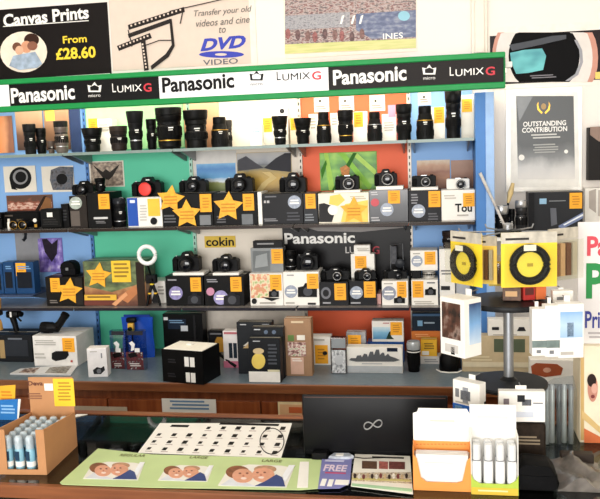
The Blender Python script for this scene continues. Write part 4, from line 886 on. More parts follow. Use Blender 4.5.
carton('front charcoal box with a yellow spot and white foot', 249, 339, 280.5, WT, M('26292e', .5), y, .05, [('oval', 'yellow_spot', 258.5, 361, 6.8, 8, 'e3c860'), ('oval', 'pale_spot', 258.5, 351, 5.5, 3, 'cbb58a'), ('rect', 'white_foot', 249.2, 371.5, 280.2, 382, 'f1efe9'), ('lines', 253, 340.5, 261, 342.5, 1, 'b0b3b8'), ('lines', 268, 344, 277, 366, 6, '4b4f56'), ('rect', 'pale_edge', 268, 369.5, 280, 371.5, 'd9d3b0')], group=WG)
y = wy(298, 376)
carton('tan board box with green and white product pictures', 285, 319, 311.5, WT, M('a07c5c', .6), y, .05, [('lines', 291, 321, 305, 325, 1, 'd9c3a0'), ('rect', 'green_print', 288, 335, 294, 341, '5f7f3c'), ('rect', 'white_print', 297, 335, 305, 340, 'efe9dd'), ('rect', 'mixed_print', 288, 342, 306, 356, picture('tanmix', [(.35, '5a3a34'), (.48, 'b98a80'), (.56, 'e6d9cc'), (.68, '7f9a5a')], 'noise', 5, 4)), ('rect', 'pink_print', 291, 357, 304, 374, 'd9b09a'), ('lines', 292, 358, 302, 362, 2, 'f1e9df')], group=WG)
y = wy(321, 365)
carton('white box with a big orange tag against the orange panel', 311.5, 337, 330.5, WT, WHITE, y, .06, [('tag', 315, 345, 328, 363.5), ('lines', 314, 339, 326, 342, 1, 'b9b3aa'), ('oval', 'dark_print', 325, 353, 2.4, 2, '2c2c2e')], group=WG)
y = wy(338, 374)
t = carton('clear tube of silver accessories before the white tagged box', 330.5, 338, 346.5, WT, clear('tube', 'dfe4e6', .2), y, .035, [('rect', 'silver_insert', 332, 350, 345.5, 373, picture('silverbits', [(.3, '55585e'), (.45, 'a5a9ad'), (.58, 'e6e8ea'), (.7, '6b6e74')], 'noise', 4, 4)), ('oval', 'round_print', 339, 360, 4.5, 5, 'c3c6ca'), ('rect', 'grey_header', 331.5, 338.5, 345.5, 348, '8f9498')], cat='tube', name='accessory_tube', lid=False, edge=.003)
y = wy(356, 366)
carton('silver foil pack with an orange tag behind the skyline box', 346.5, 332, 366, WT, M('b5b7ba', .25, .5, .3, 40), y, .04, [('tag', 348, 335, 361, 349), ('lines', 348, 350, 362, 353, 1, '6a6c70')], cat='pack', name='foil_pack', group=WG)
y = wy(387, 362)
FB1 = carton('deep blue box under the white blue bird box', 367.5, 342, 404, WT, M('2f5aa0', .45), y, .06, [('lines', 370, 344, 385, 347, 1, 'a9c0e0')], group=WG)
carton('white box printed with a blue bird and orange tag', 372, 321, 403.5, FB1.top, WHITE, y+.002, .055, [('rect', 'blue_print', 373, 327, 390, 339, picture('bird2', [(0, '3f86b8'), (.5, '7fb9d9'), (1, 'cfe6f0')], 'band', 3, 2, .3)), ('poly', 'bird_print', [(386, 339), (389, 332), (392, 330), (391, 336), (394, 339)], '2b4a3a'), ('tag', 390.5, 322, 402, 335), ('lines', 383, 322.5, 390, 324.5, 1, 'c98a8a')], group=WG)
y = wy(375, 373)
FS1 = carton('long white box printed with a dark city skyline', 347, 347.5, 402.5, WT, WHITE, y, .05, [('rect', 'grey_foot', 347.3, 366, 402.3, 372.5, 'b9bec2'), ('rect', 'blue_label', 387, 347.8, 397.5, 351.5, '24304a'), ('poly', 'skyline_print', [(349, 360), (351, 358), (356, 358), (357, 355.5), (361, 355), (362, 357), (364, 353.5), (367, 354), (368, 357), (370, 351.5), (373, 351.5), (374, 355), (376, 349.5), (379, 349.5), (380, 355), (382, 352.5), (384, 352.5), (385, 356), (388, 353.5), (390, 356), (393, 357), (396, 358), (400, 360), (394, 361.5), (356, 361.5)], '55585c'), ('lines', 362, 363, 385, 365, 1, 'c3c3c3')], group=WG)
y = wy(414, 372)
t = thing('lens_mug', 'black mug shaped like a camera lens with a clear lid', 'mug', G(414, 371, WT))
r = (P(421, 355, t.location.y).x-P(407.5, 355, t.location.y).x)/2; h = P(414, 341, t.location.y).z-WT
MB().lathe([(r*.8, 0), (r*.86, .004), (r*.86, h*.12), (r*.95, h*.2), (r*.95, h*.55), (r, h*.6), (r, h*.74)], seg=26).build('cup', BLACK, t, 0, True); MB().lathe([(r*.97, h*.24), (r*.98, h*.5)], seg=44, ribs=.05).build('grip_ring', RUB, t); MB().lathe([(r*1.0, h*.74), (r*1.02, h*.78), (r*1.02, h*.92), (r*.92, h)], seg=26).build('lid', M('aeb2b4', .2, .2), t, 0, True); MB().lathe([(r*1.03, h*.66), (r*1.03, h*.69)], seg=26).build('white_band', LETW, t)
y = wy(431, 364)
FY = carton('grey white box standing under the yellow box by the lens mug', 420.5, 356.5, 441, WT, M('d6d3cf', .5), y, .06, [('lines', 424, 359, 438, 363, 2, '9a9a98')], group=WG)
carton('yellow orange box beside the lens mug', 421, 340, 437, FY.top, M('e8b32c', .5), y+.002, .05, [('lines', 424, 343, 434, 350, 3, '8a6a18'), ('rect', 'white_corner', 422, 351, 429, 355, 'f3efe4')], group=WG)
y2 = y+.075
FD1 = carton('orange lower box stacked behind the yellow box', 411.5, 331, 440.5, WT, M('d9782c', .5), y2, .06, [('lines', 415, 334, 430, 338, 2, 'f0b070')], group=WG)
carton('navy box with a pale blue mark on the orange lower box', 412, 313.5, 441, FD1.top, M('2b3a4c', .45), y2, .06, [('rect', 'blue_mark', 417.5, 320.5, 422.5, 326, '7fb0d6'), ('lines', 424, 322, 436, 325, 1, '9fb2c4'), ('rect', 'pale_top', 412.5, 313.7, 440.5, 316, '4a6a8c')], group=WG)
t = thing('desk_charger', 'black round device with a white cable loop on the worktop edge', 'charger', G(449, 370, WT))
MB().lathe([(.034, 0), (.036, .006), (.034, .05), (.026, .062), (.01, .066)], seg=24).build('body', BLACK, t, 0, True); MB().tube([(-.045, -.01, .004), (-.03, -.04, .004), (0, -.05, .004), (.03, -.045, .004), (.045, -.02, .004)], .0028).build('white_cable', WHITE, t, 0, True); MB().lathe([(.0348, .022), (.0348, .03)], seg=24).build('silver_band', SILV, t)

# ---- stock seen behind the turning rack
y = wy(505, 372)
FT1 = carton('large beige board box on the worktop behind the rack pole', 462, 336, 545, WT, M('cdb995', .6), y, .05, [('rect', 'olive_window', 494, 339, 525, 352, '55604a'), ('lines', 470, 356, 492, 362, 2, 'e6d8b4'), ('rect', 'pale_foot', 463, 362, 544, 367, 'e3d6b8')], group=WG)
carton('white box with dark prints on the beige board box', 488, 319.5, 533, FT1.top, WHITE, y, .045, [('rect', 'dark_print', 492, 327, 499, 330, '3a3a3e'), ('poly', 'dark_print', [(517, 331), (519, 327), (524, 327), (526, 331)], '3a3a3e'), ('lines', 493, 334, 520, 336, 1, 'c3beb6')], group=WG)
carton('dark slim box standing beside the beige board box', 444, 352, 461, WT, M('3a3330', .5), y+.04, .06, [('lines', 447, 356, 458, 360, 2, '7a6a60')], group=WG)
carton('white box with brown oval label far along the worktop', 530, 360, 574, WT, WHITE, wy(552, 384), .05, [('poly', 'brown_label', [(531, 366), (536, 363), (557, 364), (563, 368), (561, 375), (545, 377), (532, 374)], 'a5512f'), ('oval', 'pale_oval', 547, 370, 4, 2.5, 'd9a58c')], group=WG)
t = thing('speaker_box', 'grey white box with a black front behind the yellow filter pack', 'box', P(446, 305, -.1)); t.location.z = SH3
FBk = carton('white box beside the yellow filter pack on the lowest shelf', 439.5, 249, 455, SH3, WHITE, -.18, .1, [('lines', 441, 270, 452, 276, 2, '77777a'), ('rect', 'dark_word', 441, 286, 450, 290, '3a3a3c')], group=LG)
bpy.data.objects.remove(t)
lens('dark brown round lens on the box beside the filter pack', 442, 231, 456, FBk.top, -.14, 'zoom', M('3a2b26'), None, None, 'single lenses standing on boxes')
FBk2 = carton('grey box hidden behind the filter pack beside the end post', 456, 262, 470, SH3, M('b9bcc0', .4), -.16, .08, [('lines', 458, 266, 468, 280, 4, '85888c')], group=LG)

# ---- dark boxed stock and lenses by the award plaque: a small wall shelf
zs = P(540, 236, -.2).z
sh = thing('wall_shelf', 'short white wall shelf under the award plaque', 'shelf', (P(540, 236, -.2).x, -.001, zs))
wx = (P(588, 236, -.2).x-P(496, 236, -.2).x)/2
MB().box(-wx, wx, -.24, 0, -.012, 0).build('shelf_board', WHITE, sh, .001); MB().prism([(0, -.012), (0, -.07), (.01, -.07), (.2, -.012)], -.004, .004).move(lambda v: Vector((v.y, -v.x, v.z))).build('bracket', SILV, sh)
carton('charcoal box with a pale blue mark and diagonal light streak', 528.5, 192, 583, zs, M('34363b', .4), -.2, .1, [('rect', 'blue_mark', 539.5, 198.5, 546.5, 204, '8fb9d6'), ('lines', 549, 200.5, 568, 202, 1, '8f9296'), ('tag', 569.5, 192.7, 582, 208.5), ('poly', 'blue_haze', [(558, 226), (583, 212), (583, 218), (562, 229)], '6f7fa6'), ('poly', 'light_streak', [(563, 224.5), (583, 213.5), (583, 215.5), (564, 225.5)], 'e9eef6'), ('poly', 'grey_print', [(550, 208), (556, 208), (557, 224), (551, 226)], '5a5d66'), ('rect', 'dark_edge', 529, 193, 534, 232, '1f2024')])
lens('silver ringed short lens beside the diagonal streak box', 494, 205.5, 509, zs, -.2, 'tall', DARK, SILV, SILV, 'lenses on the short wall shelf')
lens('tall chrome banded lens beside the diagonal streak box', 515, 200.5, 527.5, zs, -.19, 'zoom', M('4a4b4e', .3, .5), SILV, SILV, 'lenses on the short wall shelf')
lens('slim black lens between the two chrome lenses', 509, 209, 515, zs, -.17, 'zoom', BLACK, SILV, None, 'lenses on the short wall shelf')
for x0, y0, x1, y1, r, m, l in ((480, 173, 509, 205, .013, M('c9c5c0', .4, 0, .3, 40), 'pale rolled leaflet leaning out over the chrome lenses'), (513, 183, 508, 203, .012, M('d9bf86', .5, 0, .2, 30), 'golden brush tip standing behind the chrome lenses')):
    t = thing('paper_roll' if r > .0125 else 'cleaning_brush', l, 'roll' if r > .0125 else 'brush', P(x1, y1, -.236 if r > .0125 else -.15)); t.location.z = zs
    q0 = P(x0, y0, -.27 if r > .0125 else -.14)-t.location; q1 = P(x1, y1, -.236 if r > .0125 else -.15)-t.location; foot = Vector((q1.x*1.15, q1.y, .008))
    if r > .0125:
        MB().tube([foot, q0], .0048, 12).build('roll', m, t, 0, True); MB().tube([q0*.7+foot*.3, q0*1.0], .0056, 12).build('white_sleeve', M('d6d2cc', .3, 0, .2, 60), t, 0, True)
    else:
        MB().tube([foot, q1], .004, 10).build('handle', DARK, t, 0, True); MB().tube([q1, (q0+q1)*.5, q0], [.005, .011, .006], 12).build('bristles', m, t, 0, True)
# ------------------------------------------------------------------ front counter (glass topped display case)
YF, YB = -1.615, -1.15
ct = thing('display_counter', 'dark wooden shop counter with a glass top in the foreground', 'counter', (-.4, YF, 0))
cx0, cx1, dp_ = -1.25, 1.25, YB-YF
WD = wood('counter', '6f3d22', '8f5530')
MB().box(cx0, cx1, -.018, 0, CT-.03, CT).build('front_lipping', WD, ct, .002); MB().box(cx0, cx1, dp_, dp_+.022, CT-.035, CT+.004).build('back_lipping', WD, ct, .002)
MB().box(cx0, cx1, .0003, dp_-.0003, CT-.007, CT-.0006).build('glass_top', clear('counter', 'b9c4c0', .1, .03), ct)
MB().box(cx0, cx1, .002, .007, .5, CT-.0305).build('front_glass', clear('counterfront', 'b9c4c0', .08, .03), ct)
MB().box(cx0, cx1, 0, dp_, .1, .4995).build('base_cupboard', wood('base', '3c2013', '55301c'), ct, .002)
MB().box(cx0, cx1, dp_-.012, dp_, .5, CT-.0355).build('back_board', M('241a17', .6), ct)
for x in (cx0, cx1-.012): MB().box(x, x+.012, .0075, dp_-.0125, .5, CT-.0075).build('end_board', M('241a17', .6), ct)
MB().box(cx0+.02, cx1-.02, .02, dp_, 0, .0998).build('plinth', M('1b1310'), ct)
MB().box(cx0+.0125, cx1-.0125, .0075, dp_-.0125, .5, .506).build('display_floor', M('2b2725', .6, 0, .2, 12), ct)
IN = 'boxes inside the glass counter'
for L, R, T, zc, m, l in ((78, 101, 424, .506, '22304f', 'navy box seen through the counter glass by the tan carton'), (101, 140, 425, .506, '24402f', 'dark green box seen through the counter glass'), (140, 160, 430, .506, '2f2b2a', 'grey black box seen through the counter glass'), (292, 318, 428, .506, '262c2a', 'black box under the glass beside the laptop')):
    xm = (L+R)/2; q = G(xm, 436, .75); t = thing('boxed_stock', l, 'box', (q.x, q.y-.06, zc), 0, IN)
    w_ = P(R, 436, q.y).x-P(L, 436, q.y).x; MB().box(-w_/2, w_/2, 0, .12, 0, .24).build('carton_body', M(m, .5), t, .001); MB().box(-w_*.3, w_*.2, -.0008, 0, .17, .22).build('front_label', M('8a8a60' if m == '24402f' else '5a6070', .5), t)
t = thing('white_strap', 'pale crumpled strip seen low inside the glass counter front', 'strip', (-.88, -1.57, .5066))
MB().tube([(-.1, 0, .2), (-.05, .01, .215), (.0, -.005, .205), (.06, .01, .21)], .01, 8).build('strip', M('b9bcc0', .6, 0, .2), t, 0, True); MB().tube([(-.1, 0, 0), (-.1, 0, .2)], .004).build('support', GREY, t)

# laptop
lp = G(375, 457, CT); lp.z = CT
lt = thing('laptop', 'open black laptop with its lid turned to the shop', 'laptop', lp, .03)
F = Face(lt)
a, b = F.at(303, 425)[0], F.at(448, 425)[0]; h = F.at(375, 395.5)[1]
MB().box(a, b, .004, .2, 0, .018).build('base', BLACK, lt, .004, True, 2)
lid = MB().box(a, b, 0, .007, .012, h).build('lid', M('1a1a1c', .38, 0, .1), lt, .003, True, 2)
MB().box(a+.012, b-.012, .0072, .0076, .03, h-.012).build('screen', M('16202c', .15), lid); MB().box(a+.02, b-.02, .03, .12, .0181, .0195).build('keyboard', RUB, lt)
MB().tube([(a+.04, .006, .014), (b-.04, .006, .014)], .006, 12).build('hinge', DARK, lt, 0, True); MB().box(a+.005, b-.005, -.0004, 0, h-.006, h-.0045).build('edge_line', M('5a3a30', .4), lid)
cxl, czl = F.at(373, 424.5); ex = F.at(382, 424.5)[0]-cxl
pts = []
for k in range(48):
    s_ = 2*math.pi*k/48; den = 1+math.sin(s_)**2; x = ex*math.cos(s_)/den; z_ = ex*1.15*math.sin(s_)*math.cos(s_)/den
    pts.append((cxl+x, -.0012, czl+z_+x*.22))
MB().tube(pts, .0016, 6, True).build('loop_emblem', SILV, lid, 0, True)
# small things before the laptop
t = thing('power_adapter', 'small black adapter block before the laptop', 'adapter', G(320, 461, CT)); MB().box(-.02, .018, 0, .03, 0, .018).build('block', BLACK, t, .003); MB().tube([(.018, .015, .006), (.04, .01, .004), (.07, .02, .004), (.1, .012, .004), (.15, .02, .004)], .0022).build('cable', RUB, t, 0, True)
t = thing('memory_pack', 'pale crumpled wrapper lying before the laptop', 'wrapper', G(341, 459.5, CT))
MB().slab([(-.03, -.008), (-.01, -.012), (.02, -.009), (.032, .004), (.018, .02), (-.02, .018)], 0, .01).build('wrapper', M('b9c0cc', .3, 0, .3, 60), t, .003); MB().box(-.012, .006, -.004, .01, .0101, .0112).build('label', WHITE, t)

# sheets on the glass
sh = thing('price_sheet', 'white sheet with rows of small camera pictures and a pen loop', 'sheet', G(215, 440, CT))
F = Face(sh, True); F.outline('paper', [(160, 423.5), (292, 423.5), (281, 458.5), (138, 453)], WHITE, .0012, .0011)


def sheet_pt(u, v):
    top = (160+132*u, 423.5+0*u); bot = (138+143*u, 453+5.5*u); return top[0]+(bot[0]-top[0])*v, top[1]+(bot[1]-top[1])*v


rc = []; rl = []
for j in range(4):
    for i in range(9):
        x, y = sheet_pt((i+.5)/9, (j+.55)/4.3+.03)
        if j == 0 and i < 3: continue
        s_ = .8+.3*((i*7+j*3) % 3)/2
        rc.append((x-2.2*s_, y-1.5*s_, x+2.2*s_, y+1.3*s_)); rl.append((x-4, y+2.4, x+3, y+3))
F.many('camera_pictures', rc, BLACK, .0018); F.many('small_print', rl, M('b5a8a4', .6, 0, 0), .0018)
x, y = sheet_pt(.14, .08); F.many('heading', [(x-6, y-.5, x+12, y+1.6)], INK, .0018); x, y = sheet_pt(.62, .04); F.many('heading_bar', [(x-22, y-1, x+38, y+1)], INK, .0018)
lo = []
for k in range(30):
    s_ = 2*math.pi*k/30; x, y = F.at(272+12*math.cos(s_), 442+13*math.sin(s_)); lo.append((x, y, .0022))
MB().tube(lo, .0011, 6, True).build('pen_loop', INK, sh)
SKIN = M('dda184', .5, 0, .06, 60)


def couple(F, cx, cy, s, lift=.002):
    F.outline('white_ground', [(cx-29*s, cy+8*s), (cx-20*s, cy-6*s), (cx-4*s, cy-9*s), (cx+22*s, cy-8*s), (cx+32*s, cy-6*s), (cx+26*s, cy+9.5*s)], M('ece9e0', .5, 0, .03), lift)
    F.outline('white_shirt', [(cx-27*s, cy+8*s), (cx-18*s, cy+2*s), (cx-6*s, cy+6*s), (cx+3*s, cy+9*s)], M('dcdfe6', .5, 0, .05, 60), lift+.0003)
    F.ellipse('printed_hair', cx-13*s, cy-2.6*s, 9.5*s, 5.2*s, M('8a5636', .5, 0, .3, 90), lift+.0006); F.ellipse('printed_hair', cx+9*s, cy-5*s, 9*s, 3*s, M('b98f6e', .5, 0, .2, 90), lift+.0006)
    a = F.ellipse('printed_face', cx-9*s, cy+.4*s, 8.4*s, 5.6*s, SKIN, lift+.0009); b = F.ellipse('printed_face', cx+7.5*s, cy-.3*s, 9*s, 5.8*s, M('dd9f82', .5, 0, .1, 90), lift+.0011)
    F.outline('blue_jacket', [(cx+1*s, cy+8.6*s), (cx+9*s, cy+5*s), (cx+18*s, cy-.5*s), (cx+23*s, cy+2*s), (cx+25*s, cy+9*s)], M('3f4d80', .5), lift+.0014)
    F.outline('white_slip', [(cx+22*s, cy+2*s), (cx+28*s, cy-8*s), (cx+33*s, cy-8*s), (cx+25*s, cy+6*s)], M('f0f2f6', .5, 0, .02), lift+.0014)
    dk = M('7a4434', .5, 0, 0)
    for f, x, y in ((a, cx-8*s, cy), (b, cx+6*s, cy-.6*s)):
        F.par = f
        F.ellipse('printed_eye', x-3.2*s, y-1.4*s, 1.1*s, .6*s, dk, lift+.0014, 8); F.ellipse('printed_eye', x+2.6*s, y-1.5*s, 1.1*s, .6*s, dk, lift+.0014, 8); F.ellipse('printed_smile', x-.2*s, y+2.6*s, 2.4*s, .9*s, M('f2dcd2', .5, 0, 0), lift+.0014, 10); F.ellipse('printed_nose', x-.4*s, y+.6*s, .9*s, .8*s, M('c47a60', .5, 0, 0), lift+.0014, 8)
    F.par = F.root


lf = thing('photo_leaflet', 'long pale green leaflet strip with three laughing couple photos', 'leaflet', G(200, 472, CT))
F = Face(lf, True); F.outline('paper', [(98, 449.5), (152, 455.5), (300, 459.5), (322, 460.5), (319, 489.5), (300, 491), (150, 488.5), (62, 485.5), (60, 483.5)], M('c4d89a', .45, 0, .05, 10), .0028, .0012)
couple(F, 112, 472, 1.0, .0034); couple(F, 184, 474.5, .9, .0034); couple(F, 254, 477, 1.25, .0034)
for tx, r in (('REGULAR', (120, 455.5, 146, 458)), ('LARGE', (190, 457.5, 208, 460)), ('LARGE', (262, 461, 282, 463.5))): F.text(tx, r, M('6a6a3a', .5, 0, 0), .01, 0, .0036)
F.outline('white_end', [(300, 463), (309, 463), (308, 489), (297, 489)], WHITE, .0034)
pc = thing('offer_card', 'violet offer card with red and white lettering beside the green strip', 'card', G(335, 475, CT))
F = Face(pc, True); F.outline('card', [(322, 460.5), (352, 459), (350, 485), (340, 490), (318, 490.5)], M('7f80b8', .45), .0046, .0012)
F.k = 9; F.text('FREE', (324, 467, 347, 473.5), M('e9d6e6', .5, 0, 0), .03, 0, .0052); F.lines((325, 462.5, 347, 466), 1, M('c9c9e6', .5, 0, 0)); F.many('white_lettering', [(321, 481, 326, 488), (328, 481.5, 333, 488.5), (335, 482, 349, 487)], LETW, .0052); F.many('red_line', [(325, 474.5, 346, 475.6)], M('c04a6a', .5, 0, 0), .0052)
fl = thing('photo_flyer', 'cream flyer with a strip of pictures and a team photo before the laptop', 'flyer', G(382, 475, CT))
F = Face(fl, True); F.outline('paper', [(355, 455.5), (410, 458), (413, 496), (351, 488)], M('f1ede0', .4, 0, .03), .0046, .0012)
F.outline('team_print', [(352, 475), (411, 474.5), (412, 486), (352, 483)], picture('team', [(.3, '4a3c34'), (.42, '8a6a54'), (.5, 'e9e0cc'), (.6, 'b9a070'), (.72, '5a6a3c')], 'noise', 16, 5), .0052)
for k, (x0, x1, c) in enumerate(((362, 377, '5a4030'), (379, 388, 'a05a50'), (389, 405, '6a3a34'))): F.outline('picture_strip', [(x0, 463+k*.3), (x1, 463.5+k*.3), (x1, 471+k*.2), (x0, 470.5+k*.2)], M(c, .5, 0, .4, 110), .0052)
for k in range(13): F.ellipse('printed_player', 355+k*4.3, 478.3+(k % 3)*.5, 1.5, 2.6, M(['4a3a34', 'e9e4d8', '7a3c38', 'c9b08a'][k % 4], .5, 0, .2, 120), .006, 8)
F.many('heading', [(372, 458.8, 404, 460.3)], M('4a4640', .5, 0, 0), .0052); F.outline('green_foot', [(352, 485.5), (412, 491), (412, 494), (352, 488)], M('a9cfa6'), .0052)
F.outline('turf_print', [(352, 480), (411, 482), (411, 484), (352, 482)], M('c9bd7a'), .0056)

# tan carton tray of bottles
A = G(47, 475, CT); Bk = G(77.5, 446, CT)
sd = (Bk-A); rz = math.atan2(-sd.x, sd.y); dp2 = sd.length; wdt = .115
ex_ = Vector((math.cos(rz), math.sin(rz), 0)); org = A-ex_*wdt; org.z = CT
tr = thing('display_tray', 'tan cardboard counter tray with an upright header and yellow card', 'tray', org, rz)
TAN = M('c08a5c', .65, 0, .05, 20); TH = .003
mi = (Matrix.Translation(org) @ Matrix.Rotation(rz, 4, 'Z')).inverted()
def face_z(px, py, yl):
    n = Matrix.Rotation(rz, 3, 'Z') @ Vector((0, -1, 0)); o = org-n*yl; d = ray(px, py); return (mi @ (CAM+d*((o-CAM).dot(n)/d.dot(n)))).z
hf = face_z(40, 430, 0); hb = face_z(50, 377, dp2); hs_ = face_z(74, 412, dp2)
MB().box(0, wdt, 0, dp2, 0, TH).build('floor', TAN, tr)
u0, u1, ub = .02, wdt-.02, .012
MB().prism([(0, TH), (wdt, TH), (wdt, hf), (u1, hf), (u1, ub), (u0, ub), (u0, hf), (0, hf)], 0, TH).build('front_panel', TAN, tr)
for x in (0, wdt-TH): MB().prism([(TH, TH), (dp2-TH, TH), (dp2-TH, hs_), (TH, hf)], x, x+TH).move(lambda v: Vector((v.y, v.x, v.z))).build('side_panel', TAN, tr)
hd = MB().box(0, wdt, dp2-TH, dp2, TH, hb).build('header_panel', TAN, tr); F = Face(tr, y=dp2-TH); F.par = hd
F.text('Deva', (28, 381, 43, 385.5), M('6a3a28', .5, 0, 0), .03, 0, .001); F.rect('white_label', (44.5, 383.5, 53, 390.5), WHITE, .001); F.lines((28, 393, 42, 400), 3, M('8a5a40', .5, 0, 0))
yc = F.rect('yellow_card', (54, 378.5, 74.5, 406), M('f3c728', .5, 0, .03), .0016); F.par = yc; F.lines((58, 382, 71, 402), 6, M('b58a14', .5, 0, 0))
bsrc = thing('cleaning_bottle', 'small clear topped pale blue bottle packed in the tan counter tray', 'bottle', (0, 0, 0), 0, 'small bottles in the tan tray')
MB().lathe([(.009, 0), (.0105, .002), (.0105, .05), (.009, .054)], seg=16).build('bottle_body', M('8fc0d2', .3, 0, .2, 60), bsrc, 0, True)
MB().lathe([(.0095, .054), (.0095, .078), (.007, .083), (.005, .084)], seg=16).build('clear_cap', M('b3c0c7', .15, 0, .3, 60), bsrc, 0, True)
MB().lathe([(.0108, .012), (.0108, .024)], seg=16).build('white_label', WHITE, bsrc, 0, True); MB().box(-.0055, .0055, -.0114, -.0095, .027, .049).build('dark_mark', M('27435c'), bsrc)
first = True
rot = Matrix.Rotation(rz, 3, 'Z')
for j in range(6):
    for i in range(4):
        lx, ly = .017+i*.027, .018+j*(dp2-.035)/5.5
        p = org+rot @ Vector((lx, ly, TH+.0004))
        if first: bsrc.location = p; bsrc.rotation_euler.z = rz; first = False
        else: dup(bsrc, p, rz+random.uniform(-.5, .5), bsrc['label'])
yy = G(10, 420, CT).y
for L, T, R, c, dy, l, B in ((-8, 385, 17, 'f2b62c', .012, 'yellow orange leaflet standing behind the tan tray', 0), (-8, 399, 20, '2f78c0', 0, 'blue leaflet with a white edge standing behind the tan tray', 0)):
    p = P(6, 400, yy+dy); t = thing('leaflet', l, 'leaflet', (p.x, yy+dy, CT), 0, 'leaflets at the counter end'); F = Face(t)
    x0, x1 = F.at(L, 400)[0], F.at(R, 405)[0]; h1 = F.at(R, T)[1]
    MB().prism([(x0, 0), (x1-.012, 0), (x1, h1), (x0, h1-.006)], 0, .002).build('sheet', M(c, .5), t); F.lines((1, T+6, R-5, T+16), 3, M('d98a1a' if T < 390 else '8fc0ea', .5, 0, 0))
    if T > 390: F.outline('white_edge', [(x1-.012, 0), (x1-.008, 0), (x1+.004, h1), (x1-.004, h1)], WHITE, .0005, .0006, None, True)
t = thing('paper_slip', 'white paper corner lying beside the tan tray', 'slip', G(79, 416, CT)); MB().slab([(-.012, -.02), (.02, .012), (-.012, .01)], 0, .002).build('slip', WHITE, t)

# orange leaflet holder
hp = G(440, 491, CT); hp.z = CT
lh = thing('leaflet_holder', 'white and orange card holder for leaflets next to the laptop', 'holder', hp); F = Face(lh)
a, b = F.at(413, 465)[0], F.at(471, 465)[0]; hh_ = F.at(440, 448)[1]; ht = F.at(440, 415.5)[1]
ORG = M('ee9a48', .5, 0, .03); dh = .045
mid = (a+b)/2
MB().prism([(a, 0), (b, 0), (b, hh_*.82), (b-.008, hh_*.72), (b-.018, hh_*.24), (b-.03, hh_*.2), (a+.028, hh_*.2), (a+.016, hh_*.3), (a+.008, hh_*.74), (a, hh_*.85)], 0, .0015).build('front_pocket', ORG, lh)
MB().box(a, a+.0015, .0017, dh, 0, hh_).build('side_wall', ORG, lh); MB().box(b-.0015, b, .0017, dh, 0, hh_).build('side_wall', ORG, lh); MB().box(a+.0017, b-.0017, .0017, dh, 0, .0015).build('floor', ORG, lh)
MB().prism([(a, 0), (b, 0), (b, ht*.93), (b-.006, ht), (a+.012, ht), (a+.009, ht*.95), (a, ht*.93)], dh+.0002, dh+.0017).build('back_card', WHITE, lh)
F.y = dh; F.rect('orange_band', (413, 441, 470, 451), ORG, .0008); F.many('perforations', [(416+i*3.7, 443.5, 418+i*3.7, 444.6) for i in range(14)], M('c97a30', .5, 0, 0), .0014); F.lines((430, 420, 458, 423), 1, M('d9cfc4', .5, 0, 0))
ls = None
for k in range(4):
    p = hp+Vector((mid, .006+k*.008, .0018))
    if ls is None:
        ls = thing('leaflet', 'plain white leaflet standing in the orange pocket', 'leaflet', p, 0, 'white leaflets in the orange pocket')
        MB().prism([(-(b-a)/2+.006, 0), ((b-a)/2-.006, 0), ((b-a)/2-.006, hh_*.8), (-(b-a)/2+.006, hh_*.8)], 0, .0012).build('sheet', WHITE, ls); MB().box(-(b-a)*.3, (b-a)*.2, -.0004, 0, hh_*.6, hh_*.63).build('faint_print', M('e3d9d0', .5, 0, 0), ls)
    else: dup(ls, p, 0, ls['label'])
# white tube display
tp = G(494, 495, CT); tp.z = CT
td = thing('tube_display', 'white counter box of capped tubes with a green and yellow foot', 'display', tp); F = Face(td)
a, b = F.at(471, 470)[0], F.at(518.5, 470)[0]; hk = F.at(494, 412.5)[1]; hf2 = F.at(494, 484)[1]; dk = .05
MB().box(a, b, dk, dk+.002, 0, hk).build('back_card', WHITE, td); MB().box(a, a+.0015, .002, dk-.0002, 0, hk*.72).build('side_wall', WHITE, td); MB().box(b-.0015, b, .002, dk-.0002, 0, hk*.72).build('side_wall', WHITE, td); MB().box(a+.0017, b-.0017, .002, dk-.0002, 0, .002).build('floor', WHITE, td)
w3 = b-a
MB().prism([(a, 0), (b, 0), (b, hf2+.02), (b-.005, hf2+.008), (b-.018, hf2), (a+.018, hf2), (a+.005, hf2+.008), (a, hf2+.02)], 0, .0018).build('green_front', M('b4cc4a', .5), td); F.rect('yellow_foot', (471.5, 488, 518, 495), M('e0bd3c'), .0008); F.lines((478, 490, 512, 493), 1, M('f3e6a6', .5, 0, 0))
F.y = dk; F.lines((477, 416, 512, 421), 1, M('e6ded6', .5, 0, 0)); F.y = 0
tsrc = None
for j in range(2):
    for i in range(4):
        p = tp+Vector((a+w3*(i+.5)/4, .013+j*.022, .0022)); h1 = hk*(.58+.07*j)
        if tsrc is None:
            tsrc = thing('capped_tube', 'slim white capped tube standing in the green footed display', 'tube', p, 0, 'white tubes in the counter display')
            MB().lathe([(.009, 0), (.0098, .002), (.0098, h1*.62), (.007, h1*.68)], seg=16).build('tube_body', M('f3f3f1', .3, 0, .02), tsrc, 0, True); MB().lathe([(.0085, h1*.68), (.0085, h1*.97), (.007, h1)], seg=16).build('clear_cap', M('dadcdc', .2, 0, .05), tsrc, 0, True); MB().lathe([(.0088, h1*.66), (.0088, h1*.68)], seg=16).build('grey_neck', GREY, tsrc)
        else: dup(tsrc, p, 0, tsrc['label'])

